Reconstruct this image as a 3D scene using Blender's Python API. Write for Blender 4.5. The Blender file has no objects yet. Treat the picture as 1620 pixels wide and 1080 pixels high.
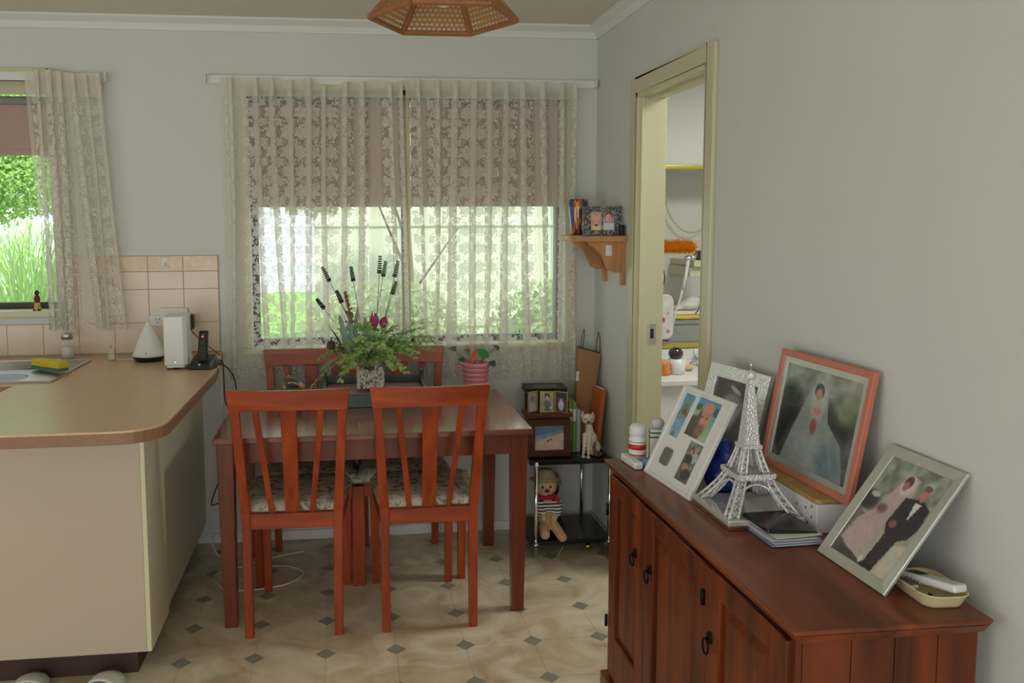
import bpy, bmesh, math, random
import numpy as np
from mathutils import Vector, Matrix, Euler
random.seed(7); rng = np.random.default_rng(7)
S = bpy.context.scene
COL = S.collection
PI = math.pi

# ------------------------------------------------------------------ camera
cam_d = bpy.data.cameras.new('camera'); cam = bpy.data.objects.new('camera', cam_d); COL.objects.link(cam)
S.camera = cam
cam_d.sensor_width = 36; cam_d.lens = 36 * 1329.39 / 1620
cam_d.shift_x = (810 - 700.4686) / 1620; cam_d.shift_y = -(540 - 474.2935) / 1620
cam_d.clip_start = .05; cam_d.clip_end = 200
yw, pt_, rl = [math.radians(a) for a in (6.7322, 5.3867, -0.2831)]
fw = Vector((math.sin(yw) * math.cos(pt_), math.cos(yw) * math.cos(pt_), -math.sin(pt_)))
rt = Vector((math.cos(yw), -math.sin(yw), 0)); up = rt.cross(fw)
rt, up = rt * math.cos(rl) + up * math.sin(rl), up * math.cos(rl) - rt * math.sin(rl)
m = Matrix.Identity(4)
for i in range(3):
    m[i][0] = rt[i]; m[i][1] = up[i]; m[i][2] = -fw[i]
m[2][3] = 1.493
cam.matrix_world = m

# ------------------------------------------------------------------ world, sun, lights, exposure
wd = bpy.data.worlds.new('World'); S.world = wd; wd.use_nodes = True
bg = wd.node_tree.nodes['Background']; bg.inputs[0].default_value = (.86, .93, 1, 1); bg.inputs[1].default_value = 2.1
sd = bpy.data.lights.new('sun', 'SUN'); sd.energy = 5.5; sd.angle = .03; sd.color = (1, .96, .88)
sun = bpy.data.objects.new('sun', sd); COL.objects.link(sun)
sun.rotation_euler = Euler((math.radians(42), 0, math.radians(25)))
def area(name, loc, rot, sx, sy, e, col=(1, 1, 1), spread=PI):
    d = bpy.data.lights.new(name, 'AREA'); d.shape = 'RECTANGLE'; d.size = sx; d.size_y = sy; d.energy = e; d.color = col; d.spread = spread
    o = bpy.data.objects.new(name, d); COL.objects.link(o); o.location = loc; o.rotation_euler = Euler([math.radians(a) for a in rot]); return o
# daylight through the glass doors in the left wall, plus added fill panels behind the camera, at right and in the laundry
area('daylight_left', (-3.0, .7, 1.15), (0, -106, 0), 1.9, 3.0, 30, (.97, .99, 1))
area('fill_rear', (-.6, -2.25, .95), (94, 0, 0), 3.4, 1.8, 50, (.99, .99, 1))  # unseen source, set wide and low to fill the shade under the table
area('fill_right', (1.15, -1.2, 1.2), (0, 108, 0), 1.8, 1.7, 16, (1, 1, 1))  # added for ambient fill, from no known window
area('laundry_fill', (1.95, 3.1, 2.28), (0, 0, 0), .5, .5, 17, (1, 1, .95))  # added to brighten the laundry; no fitting hangs there
S.view_settings.view_transform = 'Standard'; S.view_settings.look = 'None'
S.view_settings.gamma = 1; S.view_settings.use_curve_mapping = False; S.view_settings.exposure = 0.06
S.cycles.transparent_max_bounces = 24
S.cycles.max_bounces = 8

# ------------------------------------------------------------------ materials
def lin(c):
    return tuple(((v / 12.92) if v <= .04045 else ((v + .055) / 1.055) ** 2.4) for v in c)
def rgb(r, g, b): return lin((r / 255, g / 255, b / 255)) + (1,)
def newmat(name):
    m = bpy.data.materials.new(name); m.use_nodes = True
    return m, m.node_tree, m.node_tree.nodes['Principled BSDF']
def setp(b, **k):
    for n, v in k.items():
        b.inputs[n.replace('_', ' ')].default_value = v
def mat(name, c, rough=.6, metal=0, var=0, vs=8, bump=0, bs=60, coat=0, **k):
    m, t, b = newmat(name); b.inputs['Base Color'].default_value = c
    setp(b, Roughness=rough, Metallic=metal, **k)
    if coat: setp(b, Coat_Weight=coat, Coat_Roughness=.12)
    N, L = t.nodes, t.links
    if var or bump:
        tc = N.new('ShaderNodeTexCoord')
    if var:
        n = N.new('ShaderNodeTexNoise'); n.inputs['Scale'].default_value = vs; n.inputs['Detail'].default_value = 5
        L.new(tc.outputs['Object'], n.inputs['Vector'])
        r = N.new('ShaderNodeMapRange'); r.inputs[1].default_value = .3; r.inputs[2].default_value = .7
        r.inputs[3].default_value = 1 - var; r.inputs[4].default_value = 1 + var
        L.new(n.outputs[0], r.inputs[0])
        x = N.new('ShaderNodeVectorMath'); x.operation = 'SCALE'; x.inputs[0].default_value = c[:3]
        L.new(r.outputs[0], x.inputs['Scale']); L.new(x.outputs[0], b.inputs['Base Color'])
    if bump:
        n = N.new('ShaderNodeTexNoise'); n.inputs['Scale'].default_value = bs; n.inputs['Detail'].default_value = 4
        L.new(tc.outputs['Object'], n.inputs['Vector'])
        u = N.new('ShaderNodeBump'); u.inputs['Strength'].default_value = bump; u.inputs['Distance'].default_value = .002
        L.new(n.outputs[0], u.inputs['Height']); L.new(u.outputs[0], b.inputs['Normal'])
    return m
def wood(name, c1, c2, rough=.4, sc=(30, 30, 3), coat=.3, c3=None):
    """grain runs along the axis with the smallest scale"""
    m, t, b = newmat(name); N, L = t.nodes, t.links
    tc = N.new('ShaderNodeTexCoord'); mp = N.new('ShaderNodeMapping'); mp.inputs['Scale'].default_value = sc
    L.new(tc.outputs['Object'], mp.inputs[0])
    n = N.new('ShaderNodeTexNoise'); n.inputs['Scale'].default_value = 1; n.inputs['Detail'].default_value = 7; n.inputs['Distortion'].default_value = .6
    L.new(mp.outputs[0], n.inputs['Vector'])
    cr = N.new('ShaderNodeValToRGB'); cr.color_ramp.elements[0].position = .32; cr.color_ramp.elements[1].position = .68
    cr.color_ramp.elements[0].color = c1; cr.color_ramp.elements[1].color = c2
    L.new(n.outputs[0], cr.inputs[0])
    n2 = N.new('ShaderNodeTexNoise'); n2.inputs['Scale'].default_value = 3.5; n2.inputs['Detail'].default_value = 3
    L.new(tc.outputs['Object'], n2.inputs['Vector'])
    mx = N.new('ShaderNodeMix'); mx.data_type = 'RGBA'; mx.blend_type = 'MULTIPLY'; mx.inputs[0].default_value = .6
    cr2 = N.new('ShaderNodeValToRGB'); cr2.color_ramp.elements[0].position = .35; cr2.color_ramp.elements[1].position = .65
    cr2.color_ramp.elements[0].color = (.62, .58, .55, 1); cr2.color_ramp.elements[1].color = (1.1, 1.05, 1, 1)
    L.new(n2.outputs[0], cr2.inputs[0]); L.new(cr.outputs[0], mx.inputs[6]); L.new(cr2.outputs[0], mx.inputs[7])
    L.new(mx.outputs[2], b.inputs['Base Color'])
    setp(b, Roughness=rough, Coat_Weight=coat, Coat_Roughness=.15, Specular_IOR_Level=.3)
    return m
def colattr(name, rough=.35, coat=.0):
    m, t, b = newmat(name); a = t.nodes.new('ShaderNodeAttribute'); a.attribute_name = 'Col'
    t.links.new(a.outputs['Color'], b.inputs['Base Color']); setp(b, Roughness=rough, Coat_Weight=coat); return m
def glassy(name, c=(1, 1, 1, 1), rough=.02, mixt=.75):
    """thin clear glass: mostly see-through with a glossy sheen"""
    m, t, b = newmat(name); N, L = t.nodes, t.links
    tr = N.new('ShaderNodeBsdfTransparent'); tr.inputs[0].default_value = c
    gl = N.new('ShaderNodeBsdfGlossy'); gl.inputs['Roughness'].default_value = rough
    fr = N.new('ShaderNodeFresnel'); fr.inputs[0].default_value = 1.45
    ge = N.new('ShaderNodeNewGeometry'); g_ = G(t)
    fac = g_.f('MULTIPLY', fr.outputs[0], g_.f('SUBTRACT', 1.0, ge.outputs['Backfacing']))
    mx = N.new('ShaderNodeMixShader'); L.new(fac, mx.inputs[0]); L.new(tr.outputs[0], mx.inputs[1]); L.new(gl.outputs[0], mx.inputs[2])
    L.new(mx.outputs[0], N['Material Output'].inputs[0]); return m
class G:
    """little maths-node helper"""
    def __init__(s, t): s.t = t
    def f(s, op, a, b=None, c=None, clamp=False):
        n = s.t.nodes.new('ShaderNodeMath'); n.operation = op; n.use_clamp = clamp
        for i, v in enumerate((a, b, c)):
            if v is None: continue
            if isinstance(v, (int, float)): n.inputs[i].default_value = v
            else: s.t.links.new(v, n.inputs[i])
        return n.outputs[0]
    def vec(s, x, y, z=0):
        n = s.t.nodes.new('ShaderNodeCombineXYZ')
        for i, v in enumerate((x, y, z)):
            if isinstance(v, (int, float)): n.inputs[i].default_value = v
            else: s.t.links.new(v, n.inputs[i])
        return n.outputs[0]
    def band(s, v, lo, hi, e=.001):   # 1 inside lo..hi
        a = s.f('SUBTRACT', v, lo); a = s.f('DIVIDE', a, e, clamp=True)
        b = s.f('SUBTRACT', hi, v) if isinstance(hi, (int, float)) else s.f('SUBTRACT', hi, v); b = s.f('DIVIDE', b, e, clamp=True)
        return s.f('MULTIPLY', a, b)
def lace_mat(name, zhead, zhem):
    m, t, b = newmat(name); N, L = t.nodes, t.links; g = G(t)
    uv = N.new('ShaderNodeUVMap'); uv.uv_map = 'UVMap'; sp = N.new('ShaderNodeSeparateXYZ'); L.new(uv.outputs[0], sp.inputs[0])
    u, v = sp.outputs[0], sp.outputs[1]
    P = .155
    a = g.f('MULTIPLY', g.f('FRACT', g.f('DIVIDE', u, P)), P)
    # rose motifs, two interleaved columns of radial petals
    def rose(ox, oy, px, py, R, npet):
        cu = g.f('SUBTRACT', g.f('MULTIPLY', g.f('FRACT', g.f('DIVIDE', g.f('ADD', u, ox), px)), px), px / 2)
        cv = g.f('SUBTRACT', g.f('MULTIPLY', g.f('FRACT', g.f('DIVIDE', g.f('ADD', v, oy), py)), py), py / 2)
        r = g.f('SQRT', g.f('ADD', g.f('MULTIPLY', cu, cu), g.f('MULTIPLY', cv, cv)))
        th = g.f('ARCTAN2', cv, cu)
        pet = g.f('MULTIPLY_ADD', g.f('ABSOLUTE', g.f('SINE', g.f('MULTIPLY', th, npet / 2))), R * .35, R * .65)
        inside = g.f('DIVIDE', g.f('SUBTRACT', pet, r), .0012, clamp=True)
        ring = g.f('SINE', g.f('ADD', g.f('MULTIPLY', r, 700), g.f('MULTIPLY', g.f('SINE', g.f('MULTIPLY', th, npet)), 1.2)))
        ring = g.f('MULTIPLY_ADD', ring, .35, .75, clamp=True)
        return g.f('MULTIPLY', inside, ring)
    r1 = rose(.0, .0, P, .088, .033, 6); r2 = rose(.042, .044, P, .088, .022, 5)
    # leaves and scrolls between the roses
    ns = N.new('ShaderNodeTexNoise'); ns.inputs['Scale'].default_value = 1; ns.inputs['Detail'].default_value = 1.5; ns.inputs['Distortion'].default_value = 1.4
    L.new(g.vec(g.f('MULTIPLY', u, 75), g.f('MULTIPLY', v, 60)), ns.inputs['Vector'])
    leaf = g.f('DIVIDE', g.f('SUBTRACT', ns.outputs[0], .525), .025, clamp=True)
    flor = g.f('MAXIMUM', g.f('MAXIMUM', r1, r2), g.f('MULTIPLY', leaf, .85))
    infl = g.band(a, .018, .118, .002)
    plain = g.f('SUBTRACT', 1.0, infl)
    # ladders of little holes beside each flower column
    hv = g.band(g.f('FRACT', g.f('DIVIDE', v, .0105)), .25, .8, .05)
    h1 = g.band(a, .0125, .0175, .0005); h2 = g.band(a, .120, .125, .0005)
    holes = g.f('MULTIPLY', hv, g.f('MAXIMUM', h1, h2))
    alpha = g.f('ADD', g.f('MULTIPLY', infl, g.f('MULTIPLY_ADD', flor, .72, .12)), g.f('MULTIPLY', plain, .50))
    alpha = g.f('MULTIPLY', alpha, g.f('SUBTRACT', 1.0, g.f('MULTIPLY', holes, .9)))
    # header tape at the top and scalloped border at the bottom
    head = g.f('DIVIDE', g.f('SUBTRACT', v, zhead), .004, clamp=True)
    alpha = g.f('MAXIMUM', alpha, g.f('MULTIPLY', head, .72))
    hem = g.f('DIVIDE', g.f('SUBTRACT', zhem + .085, v), .004, clamp=True)
    arc_u = g.f('SUBTRACT', g.f('FRACT', g.f('DIVIDE', u, .105)), .5)
    rr = g.f('SQRT', g.f('ADD', g.f('MULTIPLY', g.f('MULTIPLY', arc_u, arc_u), .011), g.f('POWER', g.f('SUBTRACT', v, zhem + .045), 2)))
    arcs = g.f('MULTIPLY_ADD', g.f('SINE', g.f('MULTIPLY', rr, 620)), .13, .55)
    arcs = g.f('MULTIPLY', arcs, g.f('MULTIPLY_ADD', leaf, .55, .6))
    alpha = g.f('ADD', g.f('MULTIPLY', alpha, g.f('SUBTRACT', 1.0, hem)), g.f('MULTIPLY', hem, arcs), clamp=True)
    tr = N.new('ShaderNodeBsdfTransparent'); df = N.new('ShaderNodeBsdfDiffuse'); tl = N.new('ShaderNodeBsdfTranslucent')
    df.inputs[0].default_value = LACE; tl.inputs[0].default_value = LACE
    m1 = N.new('ShaderNodeMixShader'); m1.inputs[0].default_value = .27; L.new(df.outputs[0], m1.inputs[1]); L.new(tl.outputs[0], m1.inputs[2])
    m2 = N.new('ShaderNodeMixShader'); L.new(alpha, m2.inputs[0]); L.new(tr.outputs[0], m2.inputs[1]); L.new(m1.outputs[0], m2.inputs[2])
    L.new(m2.outputs[0], N['Material Output'].inputs[0])
    return m
LACE = rgb(240, 236, 224)
M = {}
M['wall'] = mat('wall_paint', rgb(211, 215, 209), .85, var=.015, vs=2, bump=.12, bs=220)
M['ceiling'] = mat('ceiling_paint', rgb(220, 212, 198), .9)
M['cornice'] = mat('cornice_paint', rgb(222, 226, 220), .6)
M['cream'] = mat('cream_gloss_paint', rgb(205, 202, 168), .35)
M['white'] = mat('white_gloss', rgb(226, 226, 222), .35)
M['whiteplastic'] = mat('white_plastic', rgb(222, 224, 220), .35)
M['laundrywall'] = mat('laundry_wall', rgb(212, 212, 206), .8)
M['grout'] = mat('grout', rgb(196, 180, 160), .9)
M['tile'] = mat('wall_tile_glaze', rgb(224, 208, 188), .22, var=.05, vs=6)
M['tileborder'] = mat('border_tile_glaze', rgb(224, 200, 172), .25, var=.10, vs=40)
M['bench'] = mat('laminate_benchtop', rgb(204, 172, 134), .3, var=.08, vs=90)
M['benchedge'] = mat('laminate_edge', rgb(138, 102, 74), .4, var=.06, vs=60)
M['panel'] = mat('cupboard_laminate', rgb(182, 168, 148), .5, var=.015, vs=300)
M['panel2'] = mat('cupboard_side', rgb(206, 196, 172), .45)
M['kick'] = mat('brown_kickboard', rgb(62, 40, 32), .5)
M['brownwood'] = wood('brown_cupboard_wood', rgb(110, 60, 38), rgb(140, 82, 50))
M['steel'] = mat('stainless_steel', rgb(190, 192, 192), .28, 1)
M['chrome'] = mat('chrome', rgb(225, 225, 225), .08, 1)
M['black'] = mat('black_plastic', rgb(22, 22, 24), .35)
M['blackgloss'] = mat('black_gloss', rgb(14, 14, 15), .2)
M['chair'] = wood('cherry_chair_wood', rgb(136, 52, 20), rgb(172, 74, 30), .38, (26, 26, 2.5), .15)
M['chairrail'] = wood('cherry_rail_wood', rgb(138, 54, 20), rgb(178, 80, 32), .36, (2.5, 26, 26), .2)
M['table'] = wood('table_wood', rgb(98, 44, 24), rgb(124, 58, 32), .3, (26, 26, 2.5), .4)
M['tabletop'] = wood('tabletop_wood', rgb(112, 62, 46), rgb(140, 80, 58), .2, (2, 24, 24), .9)
M['pine'] = wood('pine_shelf_wood', rgb(184, 136, 88), rgb(208, 162, 112), .5, (4, 30, 30), .15)
M['pinev'] = wood('pine_bracket_wood', rgb(176, 126, 78), rgb(202, 152, 100), .5, (30, 30, 4), .15)
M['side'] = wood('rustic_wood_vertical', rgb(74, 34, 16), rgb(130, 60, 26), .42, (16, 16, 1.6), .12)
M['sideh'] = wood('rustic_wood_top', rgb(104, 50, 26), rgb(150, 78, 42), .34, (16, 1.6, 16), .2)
M['iron'] = mat('black_iron', rgb(24, 22, 22), .45, .8)
M['gold'] = mat('brushed_gold', rgb(205, 190, 90), .3, .9)
M['brass'] = mat('brass', rgb(210, 180, 100), .25, 1)
M['glass'] = glassy('clear_glass')
M['winglass'] = glassy('window_glass', (.96, 1, .97, 1))
M['lightpine'] = mat('tan_card', rgb(168, 138, 84), .7, var=.08, vs=40)

# ------------------------------------------------------------------ mesh helpers
class MB:
    def __init__(s): s.v = []; s.f = []; s.uv = None
    def add(s, vs, fs):
        o = len(s.v); s.v += [tuple(p) for p in vs]; s.f += [tuple(i + o for i in f) for f in fs]; return s
    def box(s, x0, x1, y0, y1, z0, z1, M_=None):
        vs = [Vector((x, y, z)) for z in (z0, z1) for y in (y0, y1) for x in (x0, x1)]
        if M_ is not None: vs = [M_ @ p for p in vs]
        return s.add(vs, [(0, 2, 3, 1), (4, 5, 7, 6), (0, 1, 5, 4), (2, 6, 7, 3), (0, 4, 6, 2), (1, 3, 7, 5)])
    def hull8(s, a, b):
        """two quads (lists of 4 points, same order) joined"""
        return s.add(list(a) + list(b), [(3, 2, 1, 0), (4, 5, 6, 7), (0, 1, 5, 4), (1, 2, 6, 5), (2, 3, 7, 6), (3, 0, 4, 7)])
    def post(s, p, q, w0, d0, w1, d1):
        """tapered rectangular post between p and q (w along x, d along y)"""
        def quad(c, w, d): return [(c[0] - w / 2, c[1] - d / 2, c[2]), (c[0] + w / 2, c[1] - d / 2, c[2]), (c[0] + w / 2, c[1] + d / 2, c[2]), (c[0] - w / 2, c[1] + d / 2, c[2])]
        return s.hull8(quad(p, w0, d0), quad(q, w1, d1))
    def tube(s, pts, r, n=8, cap=True):
        pts = [Vector(p) for p in pts]; rs = r if isinstance(r, (list, tuple)) else [r] * len(pts)
        o = len(s.v); ref = None
        for i, p in enumerate(pts):
            d = (pts[min(i + 1, len(pts) - 1)] - pts[max(i - 1, 0)]).normalized()
            if ref is None: ref = Vector((0, 0, 1)) if abs(d.z) < .9 else Vector((1, 0, 0))
            x = d.cross(ref).normalized(); y = d.cross(x).normalized(); ref = -y if False else ref
            x = (ref - d * ref.dot(d)).normalized(); y = d.cross(x); ref = x
            for k in range(n):
                a = 2 * PI * k / n; s.v.append(tuple(p + (x * math.cos(a) + y * math.sin(a)) * rs[i]))
        for i in range(len(pts) - 1):
            for k in range(n):
                a = o + i * n + k; b = o + i * n + (k + 1) % n
                s.f.append((a, b, b + n, a + n))
        if cap:
            s.f.append(tuple(o + k for k in reversed(range(n)))); e = o + (len(pts) - 1) * n
            s.f.append(tuple(e + k for k in range(n)))
        return s
    def lathe(s, prof, n=32, c=(0, 0, 0), sx=1, sy=1):
        o = len(s.v)
        for r, z in prof:
            for k in range(n):
                a = 2 * PI * k / n; s.v.append((c[0] + sx * r * math.cos(a), c[1] + sy * r * math.sin(a), c[2] + z))
        for i in range(len(prof) - 1):
            for k in range(n):
                a = o + i * n + k; b = o + i * n + (k + 1) % n; s.f.append((a, b, b + n, a + n))
        if prof[0][0] > 1e-6: s.f.append(tuple(o + k for k in reversed(range(n))))
        if prof[-1][0] > 1e-6:
            e = o + (len(prof) - 1) * n; s.f.append(tuple(e + k for k in range(n)))
        return s
    def prism(s, poly, z0, z1, M_=None):
        n = len(poly); vs = [Vector((x, y, z0)) for x, y in poly] + [Vector((x, y, z1)) for x, y in poly]
        if M_ is not None: vs = [M_ @ p for p in vs]
        return s.add(vs, [tuple(reversed(range(n))), tuple(range(n, 2 * n))] + [(i, (i + 1) % n, n + (i + 1) % n, n + i) for i in range(n)])
    def sphere(s, c, r, n=16, m=10, M_=None):
        r = (r, r, r) if isinstance(r, (int, float)) else r
        vs = []; fs = []
        for i in range(m + 1):
            t = PI * i / m
            for k in range(n):
                a = 2 * PI * k / n; vs.append(Vector((c[0] + r[0] * math.sin(t) * math.cos(a), c[1] + r[1] * math.sin(t) * math.sin(a), c[2] + r[2] * math.cos(t))))
        if M_ is not None: vs = [M_ @ p for p in vs]
        for i in range(m):
            for k in range(n):
                a = i * n + k; b = i * n + (k + 1) % n; fs.append((a, a + n, b + n, b))
        return s.add(vs, fs)
    def build(s, name, mt, parent=None, smooth=False, bevel=0, seg=2, loc=None, fix=True):
        me = bpy.data.meshes.new(name); me.from_pydata(s.v, [], s.f); me.validate()
        if fix:
            bm = bmesh.new(); bm.from_mesh(me); bmesh.ops.remove_doubles(bm, verts=bm.verts, dist=1e-6)
            bmesh.ops.recalc_face_normals(bm, faces=bm.faces); bm.to_mesh(me); bm.free()
        return link(name, me, mt, parent, smooth, bevel, seg, loc)
def link(name, me, mt, parent=None, smooth=False, bevel=0, seg=2, loc=None):
    o = bpy.data.objects.new(name, me); COL.objects.link(o)
    if mt: me.materials.append(M[mt] if isinstance(mt, str) else mt)
    if smooth: me.polygons.foreach_set('use_smooth', [True] * len(me.polygons))
    if parent: o.parent = parent
    if loc: o.location = loc
    if bevel:
        b = o.modifiers.new('bevel', 'BEVEL'); b.width = bevel; b.segments = seg; b.limit_method = 'ANGLE'; b.angle_limit = math.radians(40)
        b.harden_normals = False
    return o
def B(x0, x1, y0, y1, z0, z1): return MB().box(x0, x1, y0, y1, z0, z1)
def tag(o, label, cat, group=None, kind=None):
    o['label'] = label; o['category'] = cat
    if group: o['group'] = group
    if kind: o['kind'] = kind
    return o
def thing(name, label, cat, loc=(0, 0, 0), rz=0, group=None, mw=None):
    o = bpy.data.objects.new(name, None); COL.objects.link(o); o.empty_display_size = .05
    if mw is not None: o.matrix_world = mw
    else: o.location = loc; o.rotation_euler = (0, 0, rz)
    return tag(o, label, cat, group)
def struct(o):
    o['kind'] = 'structure'; return o
def dup(root, loc, rz, label, group=None):
    r = root.copy(); COL.objects.link(r); r.location = loc; r.rotation_euler = (0, 0, rz); r['label'] = label
    if group: r['group'] = group
    for ch in list(root.children):
        c = ch.copy(); COL.objects.link(c); c.parent = r
        for g_ in ch.children:
            d = g_.copy(); COL.objects.link(d); d.parent = c
    return r
def remesh(o, vox, smooth_it=6):
    r = o.modifiers.new('r', 'REMESH'); r.mode = 'VOXEL'; r.voxel_size = vox; r.use_smooth_shade = True
    s = o.modifiers.new('s', 'SMOOTH'); s.iterations = smooth_it; s.factor = .5
    return o
def blob(name, ells, mt, parent, vox=.004, it=6):
    """one continuous body from overlapping ellipsoids / capsules: ('e',c,r) or ('c',p,q,r0,r1)"""
    b = MB()
    for e in ells:
        if e[0] == 'e': b.sphere(e[1], e[2], 20, 14)
        else:
            p, q = Vector(e[1]), Vector(e[2]); n = 7
            for i in range(n):
                t = i / (n - 1); b.sphere(p.lerp(q, t), e[3] + (e[4] - e[3]) * t, 14, 10)
    me = bpy.data.meshes.new(name); me.from_pydata(b.v, [], b.f)
    o = link(name, me, mt, parent, True); return remesh(o, vox, it)

# ------------------------------------------------------------------ painted prints (photographs in frames), colours only
class Img:
    def __init__(s, w, h, c=(.5, .5, .5)):
        s.w, s.h = w, h; s.a = np.ones((h, w, 3)) * np.array(c)
        s.Y, s.X = np.mgrid[0:h, 0:w]; s.X = (s.X + .5) / w; s.Y = (s.Y + .5) / h      # y down
    def grad(s, c0, c1):
        s.a = np.array(c0) * (1 - s.Y[..., None]) + np.array(c1) * s.Y[..., None]; return s
    def noise(s, amp, cells=8, seed=0, mask=None, tint=(1, 1, 1)):
        r = np.random.default_rng(seed); g = r.random((cells + 2, cells + 2)); x = s.X * cells; y = s.Y * cells
        xi, yi = x.astype(int), y.astype(int); fx, fy = x - xi, y - yi
        n = g[yi, xi] * (1 - fx) * (1 - fy) + g[yi, xi + 1] * fx * (1 - fy) + g[yi + 1, xi] * (1 - fx) * fy + g[yi + 1, xi + 1] * fx * fy
        d = ((n - .5) * 2 * amp)[..., None] * np.array(tint)
        s.a = s.a + (d if mask is None else d * mask[..., None]); return s
    def put(s, k, c):
        k = np.clip(k, 0, 1)[..., None]; s.a = s.a * (1 - k) + np.array(c) * k; return s
    def ell(s, x, y, rx, ry, c, soft=.15, al=1, rot=0):
        dx, dy = s.X - x, (s.Y - y); ca, sa = math.cos(rot), math.sin(rot)
        dx, dy = dx * ca + dy * sa, -dx * sa + dy * ca
        d = np.sqrt((dx / rx) ** 2 + (dy / ry) ** 2); return s.put(al * np.clip((1 - d) / max(soft, 1e-3), 0, 1), c)
    def poly(s, pts, c, al=1):
        k = np.zeros_like(s.X, bool); n = len(pts)
        for i in range(n):
            x1, y1 = pts[i]; x2, y2 = pts[(i + 1) % n]
            cond = ((y1 > s.Y) != (y2 > s.Y)); xin = (x2 - x1) * (s.Y - y1) / ((y2 - y1) if y2 != y1 else 1e-9) + x1
            k ^= cond & (s.X < xin)
        return s.put(k.astype(float) * al, c)
def print_mesh(name, img, w, h, parent, M_, mt='photo'):
    """grid w x h in local x (right) / z (up), coloured per vertex"""
    H, W = img.h, img.w
    xs = np.linspace(0, w, W); zs = np.linspace(h, 0, H)
    X, Z = np.meshgrid(xs, zs); v = np.stack([X, np.zeros_like(X), Z], -1).reshape(-1, 3)
    v = [M_ @ Vector(p) for p in v]
    idx = np.arange(W * H).reshape(H, W); f = np.stack([idx[:-1, :-1], idx[1:, :-1], idx[1:, 1:], idx[:-1, 1:]], -1).reshape(-1, 4)
    me = bpy.data.meshes.new(name); me.from_pydata([tuple(p) for p in v], [], f.tolist())
    a = me.color_attributes.new('Col', 'FLOAT_COLOR', 'POINT'); c = np.clip(img.a, 0, 1).reshape(-1, 3)
    c = np.where(c <= .04045, c / 12.92, ((c + .055) / 1.055) ** 2.4); c = np.concatenate([c, np.ones((len(c), 1))], 1)
    a.data.foreach_set('color', c.astype(np.float32).ravel())
    return link(name, me, mt, parent)
M['pearl'] = mat('pearl_silver', rgb(196, 200, 190), .28, .45, var=.05, vs=20)
M['photo'] = colattr('glossy_photo_print', .3, .3)
M['photomatt'] = colattr('photo_print_behind_glass', .5)
T_ = Matrix.Translation
def frame_mw(A, d, tilt):
    """local x along d (horizontal), local z up the frame, local y behind it; tilt leans the top backwards"""
    d = Vector(d).normalized(); n = Vector((0, 0, 1)).cross(d).normalized()     # behind (away from viewer)
    u = n * math.sin(tilt) + Vector((0, 0, 1)) * math.cos(tilt); y = u.cross(d) * 1.0
    y = -d.cross(u) if False else u.cross(d)
    m = Matrix.Identity(4)
    for i in range(3): m[i][0] = d[i]; m[i][1] = y[i]; m[i][2] = u[i]; m[i][3] = A[i]
    return m
def moulding(name, w, h, bw, t, mt, parent, bevel=.002, inner=.0):
    """picture-frame border as four mitred bars"""
    b = MB()
    o = [(0, 0), (w, 0), (w, h), (0, h)]; i_ = [(bw, bw), (w - bw, bw), (w - bw, h - bw), (bw, h - bw)]
    for k in range(4):
        a, c = o[k], o[(k + 1) % 4]; e, g_ = i_[(k + 1) % 4], i_[k]
        fr = [(p[0], 0, p[1]) for p in (a, c)] + [(p[0], inner, p[1]) for p in (e, g_)]
        bk = [(p[0], t, p[1]) for p in (a, c, e, g_)]
        b.hull8(fr, bk)
    return b.build(name, mt, parent, bevel=bevel)

# ================================================================== THE ROOM
W, R = 3.904, 1.1946          # back wall plane (y), right wall plane (x)
CZ = 2.385                    # ceiling
XL, YB = -3.1, -2.4
def wall_boxes(name, boxes, mt='wall', **k):
    b = MB()
    for q in boxes: b.box(*q)
    return struct(b.build(name, mt, **k))
WZ0, WZ1, WX0, WX1 = .885, 2.085, -.42, 1.045      # dining window opening
KZ0, KZ1, KX0, KX1 = 1.075, 2.115, -2.75, -1.262   # kitchen window opening
wb = wall_boxes('wall_back', [(XL - .1, KX0, W, W + .14, 0, CZ + .06), (KX0, KX1, W, W + .14, 0, KZ0), (KX0, KX1, W, W + .14, KZ1, CZ + .06),
    (KX1, WX0, W, W + .14, 0, CZ + .06), (WX0, WX1, W, W + .14, 0, WZ0), (WX0, WX1, W, W + .14, WZ1, CZ + .06), (WX1, R + .1, W, W + .14, 0, CZ + .06)])
DY0, DY1, DZ = 2.665, 3.335, 2.0                   # doorway to the laundry
wr = wall_boxes('wall_right', [(R, R + .1, YB, DY0, 0, CZ + .06), (R, R + .1, DY1, W, 0, CZ + .06), (R, R + .1, DY0, DY1, DZ, CZ + .06)])
wall_boxes('wall_left', [(XL - .12, XL, YB, W, 0, CZ + .06)])
wall_boxes('wall_rear', [(XL - .12, R + .1, YB - .12, YB, 0, CZ + .06)])
struct(B(XL - .2, R + .2, YB - .2, W + .2, CZ, CZ + .1).build('ceiling', 'ceiling'))

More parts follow.
